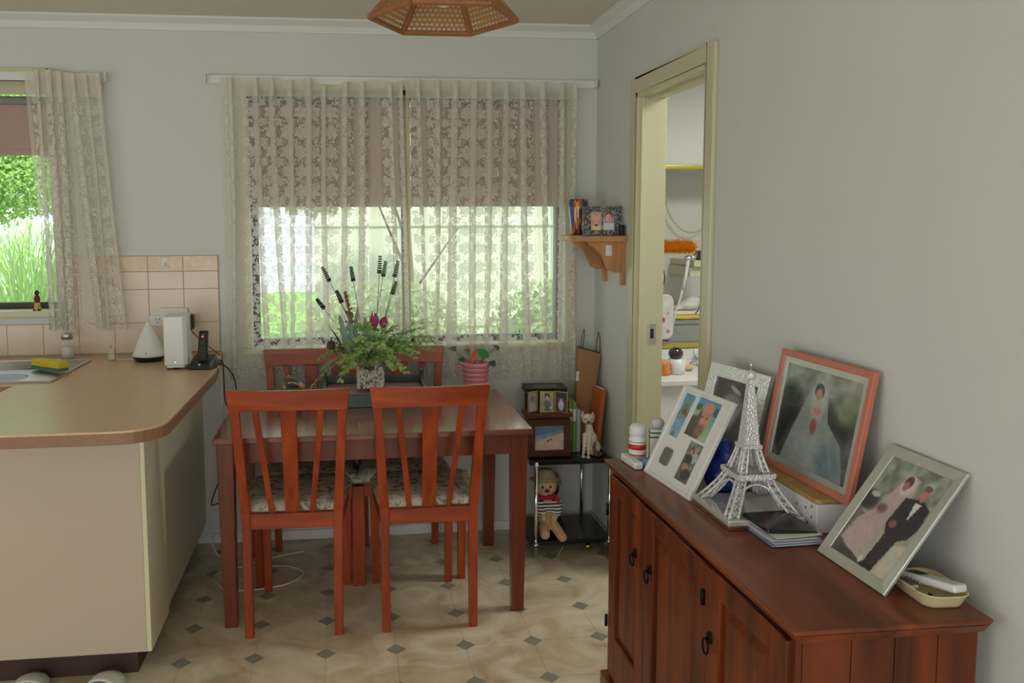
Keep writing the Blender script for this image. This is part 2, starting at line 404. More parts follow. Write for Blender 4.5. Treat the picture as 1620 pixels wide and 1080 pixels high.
# floor: printed vinyl made of clipped square tiles with small grey insets
def vinyl(name, c0, c1, c2, sc=7):
    m, t, b = newmat(name); N, L = t.nodes, t.links
    ge = N.new('ShaderNodeNewGeometry'); n = N.new('ShaderNodeTexNoise'); n.inputs['Scale'].default_value = sc; n.inputs['Detail'].default_value = 6; n.inputs['Distortion'].default_value = 1.6
    L.new(ge.outputs['Position'], n.inputs['Vector']); cr = N.new('ShaderNodeValToRGB'); e = cr.color_ramp.elements
    e[0].position = .3; e[1].position = .7; e[0].color = c0; e[1].color = c2; k = e.new(.5); k.color = c1
    L.new(n.outputs[0], cr.inputs[0]); L.new(cr.outputs[0], b.inputs['Base Color']); setp(b, Roughness=.42); return m
M['vinyl'] = vinyl('beige_marbled_vinyl', rgb(182, 160, 128), rgb(206, 192, 162), rgb(226, 214, 188), 5)
M['joint'] = mat('vinyl_joint', rgb(160, 144, 116), .6)
M['inset'] = vinyl('grey_vinyl_inset', rgb(128, 128, 112), rgb(142, 140, 122), rgb(154, 150, 130), 20)
fl = struct(B(XL - .1, R + .2, YB - .1, W + .05, -.1, -.0006).build('floor', 'joint'))
P_ = .244; LX, LY = -.326, 2.8154; q_ = .036; e_ = .0007
def octa():
    h = P_ / 2 - e_; c = q_ - .002
    return [(-h + c, -h), (h - c, -h), (h, -h + c), (h, h - c), (h - c, h), (-h + c, h), (-h, h - c), (-h, -h + c)]
tile_me = inset_me = None
for i in range(-8, 7):
    for j in range(-13, 6):
        x, y = LX + (i + .5) * P_, LY + (j + .5) * P_
        if x - .122 < -2.3 or y + .122 > W + .135: continue
        if x + .12 > R + .16: continue
        if tile_me is None:
            o = MB().prism(octa(), -.002, 0).build('floor_tile', 'vinyl', fl); tile_me = o.data
        else: o = link('floor_tile', tile_me, None, fl)
        o.location = (x, y, 0)
for i in range(-8, 7):
    for j in range(-13, 6):
        x, y = LX + i * P_, LY + j * P_
        if x < -2.2 or y + .04 > W or x + .04 > R: continue
        if inset_me is None:
            o = MB().prism([(0, -q_), (q_, 0), (0, q_), (-q_, 0)], -.002, 0).build('floor_inset', 'inset', fl); inset_me = o.data
        else: o = link('floor_inset', inset_me, None, fl)
        o.location = (x, y, 0)

# cornice: quarter-round trim along back and right walls
def cornice(name, p0, p1, inward):
    pr = [(0, 0), (0, -.055), (.010, -.055), (.022, -.028), (.055, -.010), (.055, 0)]
    d = (Vector(p1) - Vector(p0)); n = Vector(inward); b = MB(); vs = []
    for p in (p0, p1):
        for a, z in pr: vs.append(Vector(p) + n * a + Vector((0, 0, z)))
    k = len(pr); b.add(vs, [tuple(range(k)), tuple(range(2 * k - 1, k - 1, -1))] + [(i, (i + 1) % k, k + (i + 1) % k, k + i) for i in range(k)])
    return struct(b.build(name, 'cornice'))
cornice('trim_1', (XL, W, CZ), (R, W, CZ), (0, -1, 0)); cornice('trim_2', (R, YB, CZ), (R, W, CZ), (-1, 0, 0))
struct(B(-.62, R, W - .014, W, 0, .045).build('baseboard_back', 'white', bevel=.003))
struct(MB().box(R - .014, R, YB, DY0 - .06, 0, .06).box(R - .014, R, DY1 + .055, W - .014, 0, .06).build('baseboard_right', 'white', bevel=.003))

# doorway: cream casing, jamb lining and strike plate
dr = struct(bpy.data.objects.new('door_1', None)); COL.objects.link(dr)
cw = .058
b = MB(); b.box(R - .016, R, DY0 - cw, DY0, 0, DZ + cw); b.box(R - .016, R, DY1, DY1 + cw, 0, DZ + cw); b.box(R - .016, R, DY0, DY1, DZ, DZ + cw)
b.build('door_casing', 'cream', dr, bevel=.004)
b = MB(); b.box(R - .012, R + .112, DY0, DY0 + .018, 0, DZ); b.box(R - .012, R + .112, DY1 - .018, DY1, 0, DZ); b.box(R - .012, R + .112, DY0, DY1, DZ - .018, DZ)
b.build('door_jamb', 'cream', dr, bevel=.002)
b = MB(); b.box(R + .036, R + .048, DY0 + .018, DY0 + .028, 0, DZ - .018); b.box(R + .004, R + .014, DY1 - .028, DY1 - .018, 0, DZ - .018); b.box(R + .036, R + .048, DY0, DY1, DZ - .03, DZ - .018)
b.build('door_stop', 'cream', dr, bevel=.001)
MB().box(R + .001, R + .1, DY0 + .019, DY1 - .019, .0002, .006).build('threshold', 'steel', dr, bevel=.001)
sp_ = MB().box(R + .052, R + .082, DY1 - .021, DY1 - .0175, .985, 1.065).build('strike_plate', 'steel', dr, bevel=.001)
MB().box(R + .058, R + .072, DY1 - .0215, DY1 - .019, 1.005, 1.045).build('latch_hole', 'black', sp_)

# ------------------------------------------------------------------ windows
M['alu'] = mat('dark_bronze_frame', rgb(50, 42, 38), .4, .3)
M['timber'] = mat('cream_window_timber', rgb(196, 180, 140), .5)
M['blind'] = mat('rose_roller_blind', rgb(180, 154, 146), .9, var=.03, vs=200)
M['blindtube'] = mat('grey_blind_roll', rgb(150, 150, 146), .8)
def window(n, x0, x1, z0, z1, mull, bar=.03):
    w = struct(bpy.data.objects.new('window_%d' % n, None)); COL.objects.link(w)
    y0, y1 = W + .07, W + .11
    b = MB(); b.box(x0, x1, y0, y1, z0, z0 + bar); b.box(x0, x1, y0, y1, z1 - bar, z1); b.box(x0, x0 + bar, y0, y1, z0, z1); b.box(x1 - bar, x1, y0, y1, z0, z1)
    b.build('window_frame', 'alu', w, bevel=.002)
    if n == 1: MB().box(x0, x1, y0 - .03, y0 - .002, z1 - .06, z1 - .004).box(x0, x1, y0 - .04, y0 - .002, z1 - .085, z1 - .072).build('head_rail', 'cream', w, bevel=.002)
    xs = [x0] + [q for q in mull] + [x1]
    for q in mull:
        MB().box(q - .008, q + .03, y0 - .01, y1 - .012, z0 + .01, z1 - .01).build('mullion', 'timber', w, bevel=.002)
        MB().box(q - .014, q - .004, y0 - .016, y0 + .02, z0 + .01, z1 - .01).build('sash_edge', 'alu', w)
    for a, c in zip(xs[:-1], xs[1:]):
        MB().box(a + .012, c - .012, y1 - .022, y1 - .018, z0 + .012, z1 - .012).build('pane', 'winglass', w)
    b = MB(); b.box(x0 - .045, x1 + .045, W - .022, W + .0695, z0 - .03, z0)          # sill
    b.build('window_sill', 'cream', w, bevel=.004)
    b = MB(); b.box(x0 - .04, x0, W - .012, W + .07, z0, z1 + .04); b.box(x1, x1 + .04, W - .012, W + .07, z0, z1 + .04); b.box(x0, x1, W - .012, W + .07, z1, z1 + .04)
    b.build('window_architrave', 'cream', w, bevel=.003)
    return w
window(1, KX0, KX1, KZ0 + .03, KZ1, [-2.0]); window(2, WX0, WX1, WZ0 + .03, WZ1, [.287])
def blind(x0, x1, ztop, zbot, label, group, roll=True):
    t = thing('roller_blind', label, 'blind', ((x0 + x1) / 2, W + .035, zbot), 0, group)
    h = ztop - zbot; w2 = (x1 - x0) / 2
    B(-w2, w2, -.001, .001, 0, h).build('blind_fabric', 'blind', t)
    MB().tube([(-w2, 0, h), (w2, 0, h)], .019, 16).build('roller', 'blindtube', t, True)
    B(-w2, w2, -.004, .004, -.012, .012).build('bottom_bar', 'blind', t, bevel=.002)
blind(KX0 + .01, KX1 - .01, 2.025, 1.80, 'rose roller blind in the kitchen window above the sink', None)
blind(WX0 + .01, .275, 2.045, 1.57, 'rose roller blind behind the left half of the wide lace curtains', 'roller blinds in the dining window')
blind(.32, WX1 - .01, 2.045, 1.57, 'rose roller blind behind the right half of the wide lace curtains', 'roller blinds in the dining window')

# ------------------------------------------------------------------ lace curtains
def lace(name, label, x0, x1, n, ztop, zbot, yb, seed, group, sag=None, lean=0., gather=.55, mt=None, zb2=None):
    r = np.random.default_rng(seed); rows = 64
    # path across: between pleats nearly flat, at each pleat an S-fold (three layers)
    seg = (x1 - x0) / n; w0 = seg * gather * .5
    px, pu, py, us = [], [], [], 0
    cols = []
    jit = r.normal(0, seg * .12, n + 1); jit[0] = jit[-1] = 0
    for i in range(n):
        a = x0 + i * seg + jit[i]; c = x0 + (i + 1) * seg + jit[i + 1]
        wd_ = w0 * r.uniform(.7, 1.35)
        for t, dx, y in ((0, 0, 0), (.25, 0, .006), (.5, 0, .009), (.75, 0, .005), (1, 0, -.004), (1, .0, -.012), (1, -wd_ * .5, -.010), (1, -wd_, -.001), (1, -wd_ * .9, .012), (1, -wd_ * .4, .015)):
            cols.append((a + (c - a) * t + dx, y))
    cols.append((x1, 0)); cols = np.array(cols)
    du = np.hypot(np.diff(cols[:, 0]), np.diff(cols[:, 1])); U = np.concatenate([[0], np.cumsum(du)]); nc = len(cols)
    tt = np.linspace(0, 1, rows); ph = r.uniform(0, 6.28, 6)
    V = []; UV = []
    for k, t in enumerate(tt):
        spread = 1 - .25 * t
        for c in range(nc):
            x, y = cols[c]; s_ = (x - x0) / (x1 - x0)
            drift = .026 * t * math.sin(8 * s_ + ph[0]) + .022 * t * t * math.sin(19 * s_ + ph[1] + 1.5 * t) + .006 * t * math.sin(43 * s_ + ph[3] + 3 * t) + lean * t * (.5 + s_)
            yy = yb + y * (1.0 + .35 * t) + .006 * math.sin(13 * s_ + ph[2] + 2 * t) * t
            zt = ztop + (sag(s_) if sag else 0)
            sc = abs(math.sin(PI * U[c] / .105)); zb = zbot + (0 if zb2 is None else (zb2 - zbot) * s_) + .022 * (1 - sc ** .6)
            z = zt + (zb - zt) * t
            V.append((x + drift, min(yy, W - .016), z)); UV.append((U[c], z))
    f = [(k * nc + c, k * nc + c + 1, (k + 1) * nc + c + 1, (k + 1) * nc + c) for k in range(rows - 1) for c in range(nc - 1)]
    me = bpy.data.meshes.new(name); me.from_pydata(V, [], f)
    uv = me.uv_layers.new(name='UVMap'); li = np.zeros(len(me.loops), int); me.loops.foreach_get('vertex_index', li)
    uv.data.foreach_set('uv', np.array(UV, np.float32)[li].ravel())
    o = link(name, me, mt, None, True); return tag(o, label, 'curtain', group)
YC = 3.868
lm1 = lace_mat('lace_long', 2.045, .75); lm2 = lace_mat('lace_short', 2.03, 1.0)
sagL = lambda s: (-.012 - .022 * min(1, max(0, (s - .15) * 3)) * (1 - abs(math.sin(PI * s * 5.3)) * .9) - .028 * math.exp(-((s - .62) / .07) ** 2)) + .004
sagR = lambda s: -.002 - .022 * max(0, s - .5) * 2 * (1 - .8 * abs(math.sin(PI * s * 8))) - .006 * math.sin(PI * s)
lace('lace_curtain', 'long white rose lace curtain, left of the pair on the wide dining window', -.53, .278, 10, 2.137, .760, YC, 3, 'lace curtains on the dining window', sagL, .0, .62, lm1, .765)
lace('lace_curtain', 'long white rose lace curtain, right of the pair, ending above the corner cart', .290, 1.09, 10, 2.133, .765, YC, 5, 'lace curtains on the dining window', sagR, .0, .62, lm1, .728)
lace('lace_curtain', 'short white lace curtain with scalloped hem at the kitchen sink window', -1.345, -1.030, 6, 2.137, 1.012, YC - .01, 11, None, lambda s: .008 * math.sin(6 * s), .042, .95, lm2)
def rod(name, x0, x1, label):
    t = thing(name, label, 'curtain rod', ((x0 + x1) / 2, W, 2.105)); w2 = (x1 - x0) / 2
    B(-w2, w2, -.050 - .018, -.050 - .014 + .001, 0, .036).build('rail', 'white', t, bevel=.001) if False else B(-w2, w2, -.014, -.010, 0, .036).build('rail', 'white', t, bevel=.001)
    for s in (-1, 1): B(s * w2 - .002, s * w2 + .002, -.050, 0, 0, .036).build('return_end', 'white', t)
rod('curtain_rod', -.590, 1.18, 'flat white curtain rail across the dining window')
rod('curtain_rod', -2.9, -1.012, 'flat white curtain rail above the kitchen window')

# ------------------------------------------------------------------ splashback tiles (parts of the back wall)
rows_ = [(.905, 1.041, 'tile'), (1.041, 1.192, 'tile'), (1.192, 1.272, 'tile'), (1.272, 1.342, 'tileborder')]
B(XL + .01, -.562, W - .004, W - .0005, .90, 1.044).build('tile_bed', 'grout', wb)
B(-1.222, -.562, W - .004, W - .0005, 1.044, 1.344).build('tile_bed', 'grout', wb)
for z0, z1, mt in rows_:
    x = -.565; k = 0
    while x > -2.9:
        a, c = x - .1535, x; g_ = .0011
        if z0 > 1.0 and a < -1.222: a = -1.222
        if z0 > 1.0 and c <= -1.2225: break
        B(a + g_, c - g_, W - .009, W - .003, z0 + g_, z1 - g_).build('wall_tile' if mt == 'tile' else 'border_tile', mt, wb, bevel=.0012, seg=1)
        x -= .1535

# ================================================================== KITCHEN BENCH
ZB = .9
bn = thing('kitchen_bench', 'cream panelled kitchen peninsula carrying the beige benchtop', 'kitchen counter', (-.9, 3.3, 0))
def L_(o, x, y): return (x - o.location.x, y - o.location.y)
def LB(o, x0, x1, y0, y1, z0, z1, name, mt, **k):
    lx, ly, lz = o.location
    return B(x0 - lx, x1 - lx, y0 - ly, y1 - ly, z0 - lz, z1 - lz).build(name, mt, o, **k)
LB(bn, -1.20, -.655, 2.715, 2.735, .10, .86, 'front_panel', 'panel', bevel=.001)
LB(bn, -.655, -.640, 2.715, 2.735, .10, .86, 'corner_edge', 'cream', bevel=.002)
LB(bn, -.655, -.640, 2.7355, 2.99, .10, .86, 'end_panel', 'panel2', bevel=.001)
LB(bn, -.672, -.652, 2.9905, W - .001, .10, .86, 'side_panel', 'panel2')
LB(bn, -1.20, -.70, 2.775, W - .001, 0, .10, 'kickboard', 'kick')
LB(bn, -1.205, -1.185, 2.736, 3.26, .10, .86, 'inner_panel', 'brownwood')
cb = thing('sink_cupboard', 'brown timber kitchen cupboard under the sink by the wall', 'cupboard', (-2.0, 3.6, 0))
LB(cb, -2.95, -1.21, 3.27, W - .001, .1, .86, 'body', 'panel'); LB(cb, -2.95, -1.21, 3.33, W - .001, 0, .1, 'kickboard', 'kick')
for k in range(4):
    a = -2.94 + k * .43; d = LB(cb, a, a + .42, 3.25, 3.269, .11, .845, 'cupboard_door', 'brownwood', bevel=.003)
    lx, ly, lz = cb.location; MB().tube([(a + .38 - lx, 3.249 - ly, .74), (a + .38 - lx, 3.225 - ly, .75), (a + .38 - lx, 3.225 - ly, .80), (a + .38 - lx, 3.249 - ly, .81)], .005).build('handle', 'brass', d, True)
# the L-shaped laminate top with rounded outer corner
poly = [(-2.95, W - .0), (-2.95, 3.215), (-1.205, 3.215), (-1.205, 2.436)]
cx, cy, r = -.66, 2.57, .135
poly += [(-.69, 2.440)]
for k in range(9):
    a = -PI / 2 + (PI / 2) * k / 8; poly.append((-.655 + .128 * math.cos(a), 2.57 + .128 * math.sin(a)))
poly += [(-.512, 3.40), (-.556, W - .012), (-.556, W - .0)]
poly = [(x, min(y, W - .0012)) for x, y in poly]
ct = thing('benchtop', 'beige laminate benchtop with rounded corner and brown edge', 'countertop', (-.9, 3.3, .86))
pl_ = [L_(ct, x, y) for x, y in poly]
# top slab has a hole for the sink bowl: build slab as prism pieces around it
def slab(poly, z0, z1, name, mt, **k): return MB().prism(poly, z0, z1).build(name, mt, ct, **k)
slab(pl_, .0, .034, 'edge_band', 'benchedge')
sx0, sx1, sy0, sy1 = -2.2, -1.10, 3.245, 3.72      # sink cut-out (with drainer)
bx0, bx1, by0, by1 = -1.75, -1.235, 3.27, 3.47
bm = bmesh.new()
vs = [bm.verts.new((x, y, .040)) for x, y in pl_]; bm.faces.new(vs)
me = bpy.data.meshes.new('laminate_surface'); bm.to_mesh(me); bm.free()
o = link('laminate_surface', me, 'bench', ct); sm = o.modifiers.new('s', 'SOLIDIFY'); sm.thickness = .006; sm.offset = -1

# sink
sk = thing('kitchen_sink', 'stainless steel sink with ribbed drainer set in the beige benchtop', 'sink', (-1.5, 3.48, ZB))
def sink():
    lx, ly, _ = sk.location
    b = MB(); y0, y1, x0, x1 = 3.235 - ly, 3.735 - ly, -2.3 - lx, -1.085 - lx
    b.prism([(x0, y0), (x1, y0), (x1, y1), (x0, y1)], .0005, .004); b.build('sink_deck', 'steel', sk, bevel=.001)
    b = MB()                                  # raised rim
    for q in ((x0, x1, y0, y0 + .008), (x0, x1, y1 - .008, y1), (x1 - .008, x1, y0, y1)): b.box(q[0], q[1], q[2], q[3], .004, .008)
    b.build('rim', 'chrome', sk, bevel=.001)
    for k in range(4):
        yy = .055 + k * .045; MB().tube([(x0 + .1, yy, .0055), (x1 - .11, yy, .0055)], .006, 8).build('drainer_rib', 'steel', sk, True)
    # bowl: dark rounded basin shown by rim + inner wall standing proud of the deck by a hair
    pr = []; 
    def rr(w, h, rad, cx, cy, n=6):
        out = []
        for qx, qy, a0 in ((1, -1, -90), (1, 1, 0), (-1, 1, 90), (-1, -1, 180)):
            for i in range(n + 1):
                a = math.radians(a0 + 90 * i / n); out.append((cx + qx * (w / 2 - rad) + rad * math.cos(a), cy + qy * (h / 2 - rad) + rad * math.sin(a)))
        return out
    cxb, cyb = -1.46 - lx, 3.335 - ly
    v = []; 
    prof = [(.50, .165, .0045), (.49, .155, .0062), (.475, .14, .0056), (.40, .10, .0048), (.30, .06, .0044)]
    bb = MB(); n = None
    for w, h, z in prof:
        ring = rr(w, h, min(h * .48, .07), cxb, cyb); n = len(ring); bb.v += [(x, y, z) for x, y in ring]
    for i in range(len(prof) - 1):
        for k in range(n): bb.f.append((i * n + k, i * n + (k + 1) % n, (i + 1) * n + (k + 1) % n, (i + 1) * n + k))
    bb.f.append(tuple((len(prof) - 1) * n + k for k in range(n)))
    bb.build('bowl', M['bowl'], sk, True)
M['bowl'] = mat('brushed_bowl', rgb(104, 106, 104), .4, 1)
sink()
# sponge
t = thing('sponge', 'yellow sponge with green scouring side on the sink drainer', 'sponge', (-1.165, 3.46, ZB + .012), .9)
B(-.022, .022, -.09, .09, .012, .038).build('foam', mat('yellow_foam', rgb(206, 186, 40), .9, bump=.8, bs=300), t, bevel=.004)
B(-.022, .022, -.09, .09, 0, .012).build('scourer', mat('blue_scourer', rgb(70, 110, 110), .9), t, bevel=.002)
# small jar with silver lid
t = thing('glass_jar', 'small clear jar with silver lid behind the sink', 'jar', (-1.205, 3.81, ZB + .0005))
MB().lathe([(.026, 0), (.028, .01), (.028, .07), (.022, .085)], 24).build('jar_body', M['glass'], t, True)
MB().lathe([(.0, .0015), (.0255, .0015), (.0255, .05), (0, .05)], 24).build('contents', mat('pale_granules', rgb(220, 214, 205), .8), t, True)
MB().lathe([(.024, .085), (.024, .108), (.02, .112), (0, .112)], 24).build('jar_lid', 'steel', t, True)
# night light / air freshener with lead
t = thing('plug_adaptor', 'small cream plug adaptor lying on the benchtop with a white lead', 'adaptor', (-1.00, 3.74, ZB + .0005))
B(-.014, .014, -.012, .012, 0, .028).build('base', 'cream', t, bevel=.004); B(-.012, .012, -.010, .010, .028, .05).build('body', 'cream', t, bevel=.003)
B(-.016, -.004, -.006, .006, .05, .064).build('pin_block', 'cream', t, bevel=.002); B(.004, .010, -.004, .004, .05, .058).build('pin', 'brass', t)
MB().tube([(.012, -.005, .006), (.03, -.02, .003), (.07, -.022, .003), (.10, -.02, .003), (.118, -.022, .006)], .0025, 6).build('lead', 'white', t, True)
# aroma diffuser
t = thing('aroma_diffuser', 'white cone-shaped aroma diffuser with black base on the benchtop', 'diffuser', (-.835, 3.70, ZB + .0005))
MB().lathe([(.052, 0), (.062, .006), (.068, .018), (.068, .022)], 40).build('base', 'blackgloss', t, True)
MB().lathe([(.0685, .0222), (.067, .03), (.058, .055), (.044, .09), (.027, .13), (.014, .155), (.009, .166), (.007, .168), (.0, .168)], 48).build('cone', 'whiteplastic', t, True)
B(-.0015, .0015, -.0652, -.062, .034, .044).build('button', 'black', t)
# router tower
t = thing('modem', 'tall white modem box standing beside the cordless phone', 'modem', (-.680, 3.52, ZB + .0005), math.radians(3))
MB().prism([(-.040, -.075), (.030, -.075), (.045, -.060), (.045, .06), (.03, .075), (-.045, .075), (-.045, -.070)], .018, .215).build('body', 'whiteplastic', t, bevel=.003)
MB().prism([(-.036, -.07), (.03, -.07), (.04, -.055), (.04, .055), (.03, .07), (-.04, .07)], .008, .0178).build('plinth', 'whiteplastic', t, bevel=.001)
for x in (-.024, .024): B(x - .012, x + .012, -.06, .06, 0, .008).build('foot', 'black', t)
_m = mat('green_led', rgb(80, 220, 120), .5, Emission_Color=(.2, 1, .4, 1), Emission_Strength=2.0)
B(-.004, .0, -.0765, -.0745, .03, .033).build('indicator_light', _m, t)
# phone
t = thing('cordless_phone', 'black cordless phone standing in its black charging base', 'phone', (-.577, 3.475, ZB + .0005), math.radians(-8))
MB().hull8([(-.050, -.048, 0), (.050, -.048, 0), (.056, .05, 0), (-.056, .05, 0)], [(-.040, -.040, .022), (.040, -.040, .022), (.046, .048, .052), (-.046, .048, .052)]).build('charging_base', 'black', t, bevel=.006)
hs = MB().hull8([(-.020, -.010, .022), (.020, -.010, .022), (.020, .014, .028), (-.020, .014, .028)], [(-.019, .026, .150), (.019, .026, .150), (.019, .046, .148), (-.019, .046, .148)]).build('handset', 'blackgloss', t, bevel=.006)
_r = mat('red_led', rgb(255, 40, 30), .5, Emission_Color=(1, .08, .05, 1), Emission_Strength=4.0)
def onhs(u, z, w, h, name, mt):   # small plate on the handset face
    y = -.010 + .036 * (z - .022) / .128 - .0012
    B(u - w / 2, u + w / 2, y - .0006, y + .002, z - h / 2, z + h / 2).build(name, mt, hs)
onhs(-.001, .126, .006, .004, 'red_indicator', _r); onhs(0, .134, .004, .003, 'white_mark', 'whiteplastic'); onhs(0, .10, .024, .026, 'screen', 'black')
_k = mat('grey_key', rgb(120, 122, 124), .5)
for i in range(3):
    for j in range(5): onhs(-.009 + i * .009, .05 + j * .008, .0035, .002, 'key', _k)
B(-.004, .004, -.043, -.036, .018, .0225).build('base_mark', 'whiteplastic', t)
# power points on the splashback
def gpo(x0, x1, z0, z1, label, two, fy):
    t = thing('power_point', label, 'power outlet', ((x0 + x1) / 2, fy, (z0 + z1) / 2)); w, h = (x1 - x0) / 2, (z1 - z0) / 2
    B(-w, w, -.008, 0, -h, h).build('cover_plate', 'whiteplastic', t, bevel=.002)
    if two:
        for s in (-1, 1): B(s * w * .5 - .010, s * w * .5 + .010, -.011, -.008, h - .022, h - .008).build('switch', 'white', t, bevel=.001)
    else:
        for dx, dz, a in ((-.007, .006, .5), (.007, .006, -.5), (0, -.008, 0)):
            MB().box(-.0012, .0012, -.0088, -.0078, -.004, .004, T_((dx, 0, dz)) @ Matrix.Rotation(a, 4, 'Y')).build('slot', 'black', t)
    return t
gpo(-.872, -.80, 1.027, 1.075, 'single white power point left of the modem', False, W - .0095)
gpo(-.825, -.702, 1.062, 1.108, 'cream double power point above the modem', True, W - .0177)
t = thing('plug_pack', 'black plug pack in the power point behind the modem', 'adaptor', (-.690, W - .0095, 1.055))
B(-.018, .016, -.045, 0, -.042, .022).build('body', 'black', t, bevel=.005)
MB().tube([(.0, -.02, -.04), (.012, -.03, -.06), (.05, -.06, -.09), (.10, -.09, -.125), (.133, -.10, -.149), (.136, -.098, -.16)], .0022, 6).build('cord', 'black', t, True)
for i, (x, z, y, lab, kx) in enumerate(((-.795, 1.318, W - .009, 'small white stick-on hook on the peach border tiles', 0),)):
    t = thing('wall_hook', lab, 'hook', (x, y, z)); B(-.013, .013, -.004, 0, -.03, .018).build('back_plate', 'whiteplastic', t, bevel=.004, seg=3)
    MB().tube([(0, -.004, -.006), (0, -.010, -.016), (0, -.014, -.022), (0, -.014, -.014)], .004, 8).build('hook_arm', 'whiteplastic', t, True)
# doll on the sill
t = thing('figurine', 'small doll figurine in yellow and red on the kitchen window sill', 'figurine', (-1.352, W - .006, 1.1055 - .0))
blob('body', [('c', (0, 0, .0), (0, 0, .045), .016, .010)], mat('yellow_dress', rgb(196, 170, 96), .8), t, .002)
MB().lathe([(.011, .035), (.014, .05), (.009, .066), (0, .07)], 16).build('jacket', mat('maroon_cloth', rgb(110, 36, 44), .8), t, True)
MB().sphere((0, 0, .078), (.010, .010, .012)).build('head', mat('dark_hair', rgb(38, 28, 26), .7), t, True)
for s in (-1, 1): MB().sphere((s * .010, -.012, .003), (.007, .010, .004)).build('shoe', mat('dark_shoe', rgb(40, 30, 30), .6), t, True)
# cables at the bench end
def cable(name, label, pts, r, mt, group=None):
    pts = [Vector(p) for p in pts]; out = []
    for i in range(len(pts) - 1):
        p0, p1, p2, p3 = pts[max(i - 1, 0)], pts[i], pts[i + 1], pts[min(i + 2, len(pts) - 1)]
        for k in range(6):
            t = k / 6; out.append(.5 * ((2 * p1) + (-p0 + p2) * t + (2 * p0 - 5 * p1 + 4 * p2 - p3) * t * t + (-p0 + 3 * p1 - 3 * p2 + p3) * t ** 3))
    out.append(pts[-1]); o = MB().tube(out, r, 6).build(name, mt, None, True); return tag(o, label, 'cable', group)
M['whitecord'] = mat('white_cord', rgb(215, 212, 205), .5)
cable('electric_cable', 'black cord drooping from the bench end down behind the table', [(-.575, 3.60, .904), (-.522, 3.62, .9045), (-.520, 3.66, .84), (-.520, 3.68, .72), (-.50, 3.70, .64), (-.54, 3.72, .42), (-.60, 3.74, .25), (-.575, 3.76, .235), (-.50, 3.76, .24)], .0028, 'black')
cable('electric_cable', 'black cord bulging outward from the bench end beside the lace curtain', [(-.575, 3.55, .904), (-.520, 3.56, .9045), (-.475, 3.60, .85), (-.462, 3.62, .76), (-.468, 3.64, .66), (-.485, 3.70, .55), (-.50, 3.72, .46), (-.47, 3.74, .42), (-.45, 3.74, .47), (-.48, 3.74, .50)], .0028, 'black')
cable('phone_cable', 'white cord hanging from the bench end to the floor', [(-.585, 3.50, .904), (-.522, 3.50, .9045), (-.515, 3.54, .84), (-.522, 3.58, .70), (-.535, 3.66, .50), (-.60, 3.72, .30), (-.615, 3.76, .12), (-.58, 3.74, .006), (-.50, 3.70, .004)], .0028, 'whitecord')
cable('extension_lead', 'white cord looping on the vinyl under the table', [(-.20, 3.73, .0065), (-.30, 3.70, .004), (-.36, 3.66, .004), (-.46, 3.60, .004), (-.56, 3.52, .004), (-.50, 3.38, .004), (-.38, 3.36, .004), (-.25, 3.40, .004), (-.19, 3.50, .004), (-.26, 3.58, .004), (-.37, 3.60, .004), (-.42, 3.68, .004)], .003, 'whitecord')
# slippers
M['slip'] = mat('white_slipper', rgb(206, 208, 196), .6, bump=.2, bs=120)
def slipper(x, y, rz, label):
    t = thing('slipper', label, 'slipper', (x, y, 0), rz, 'white slippers on the floor by the bench')
    sole = [(-.03, -.22), (.03, -.22), (.04, -.17), (.036, -.12), (.045, -.07), (.055, -.03), (.05, .005), (.03, .03), (0, .04), (-.03, .03), (-.05, .005), (-.055, -.03), (-.045, -.07), (-.036, -.12), (-.04, -.17)]
    MB().prism(sole, 0.0, .018).build('sole', 'slip', t, bevel=.005)
    b = MB(); n, mm = 14, 8; vs = []
    for i in range(mm + 1):
        yy = -.085 + .117 * i / mm; w = .053 * math.sqrt(max(0, 1 - max(0, (yy + .03) / .068) ** 2)) + .002
        for k in range(n + 1):
            a = PI * k / n; vs.append((w * math.cos(a), yy, .016 + (.045 - .02 * i / mm) * math.sin(a) * (w / .055)))
    b.add(vs, [(i * (n + 1) + k, i * (n + 1) + k + 1, (i + 1) * (n + 1) + k + 1, (i + 1) * (n + 1) + k) for i in range(mm) for k in range(n)])
    o = b.build('upper', 'slip', t, True); s = o.modifiers.new('s', 'SOLIDIFY'); s.thickness = .004
slipper(-1.02, 2.735, .1, 'left white slipper, nearer the frame edge'); slipper(-.775, 2.715, -.12, 'right white slipper below the bench corner')

# ================================================================== DINING TABLE AND CHAIRS
ZT = .72
tb = thing('dining_table', 'reddish brown rectangular dining table with glossy top', 'table', (.108, 3.394, 0))
LB(tb, -.476, .692, 3.012, 3.762, ZT - .022, ZT, 'tabletop', 'tabletop', bevel=.004)
for x0, x1, y0, y1 in ((-.44, .655, 3.045, 3.063), (-.44, .655, 3.725, 3.743), (-.452, -.434, 3.06, 3.73), (.650, .668, 3.06, 3.73)):
    LB(tb, x0, x1, y0, y1, ZT - .102, ZT - .0225, 'apron', 'table', bevel=.001)
lx, ly, _ = tb.location
for x, y in ((-.436, 3.069), (.648, 3.069), (-.436, 3.719), (.648, 3.719)):
    sx = -1 if x < 0 else 1
    MB().post((x - lx + sx * -.004, y - ly, 0), (x - lx, y - ly, ZT - .0225), .046, .046, .062, .062).build('leg', 'table', tb, bevel=.003)

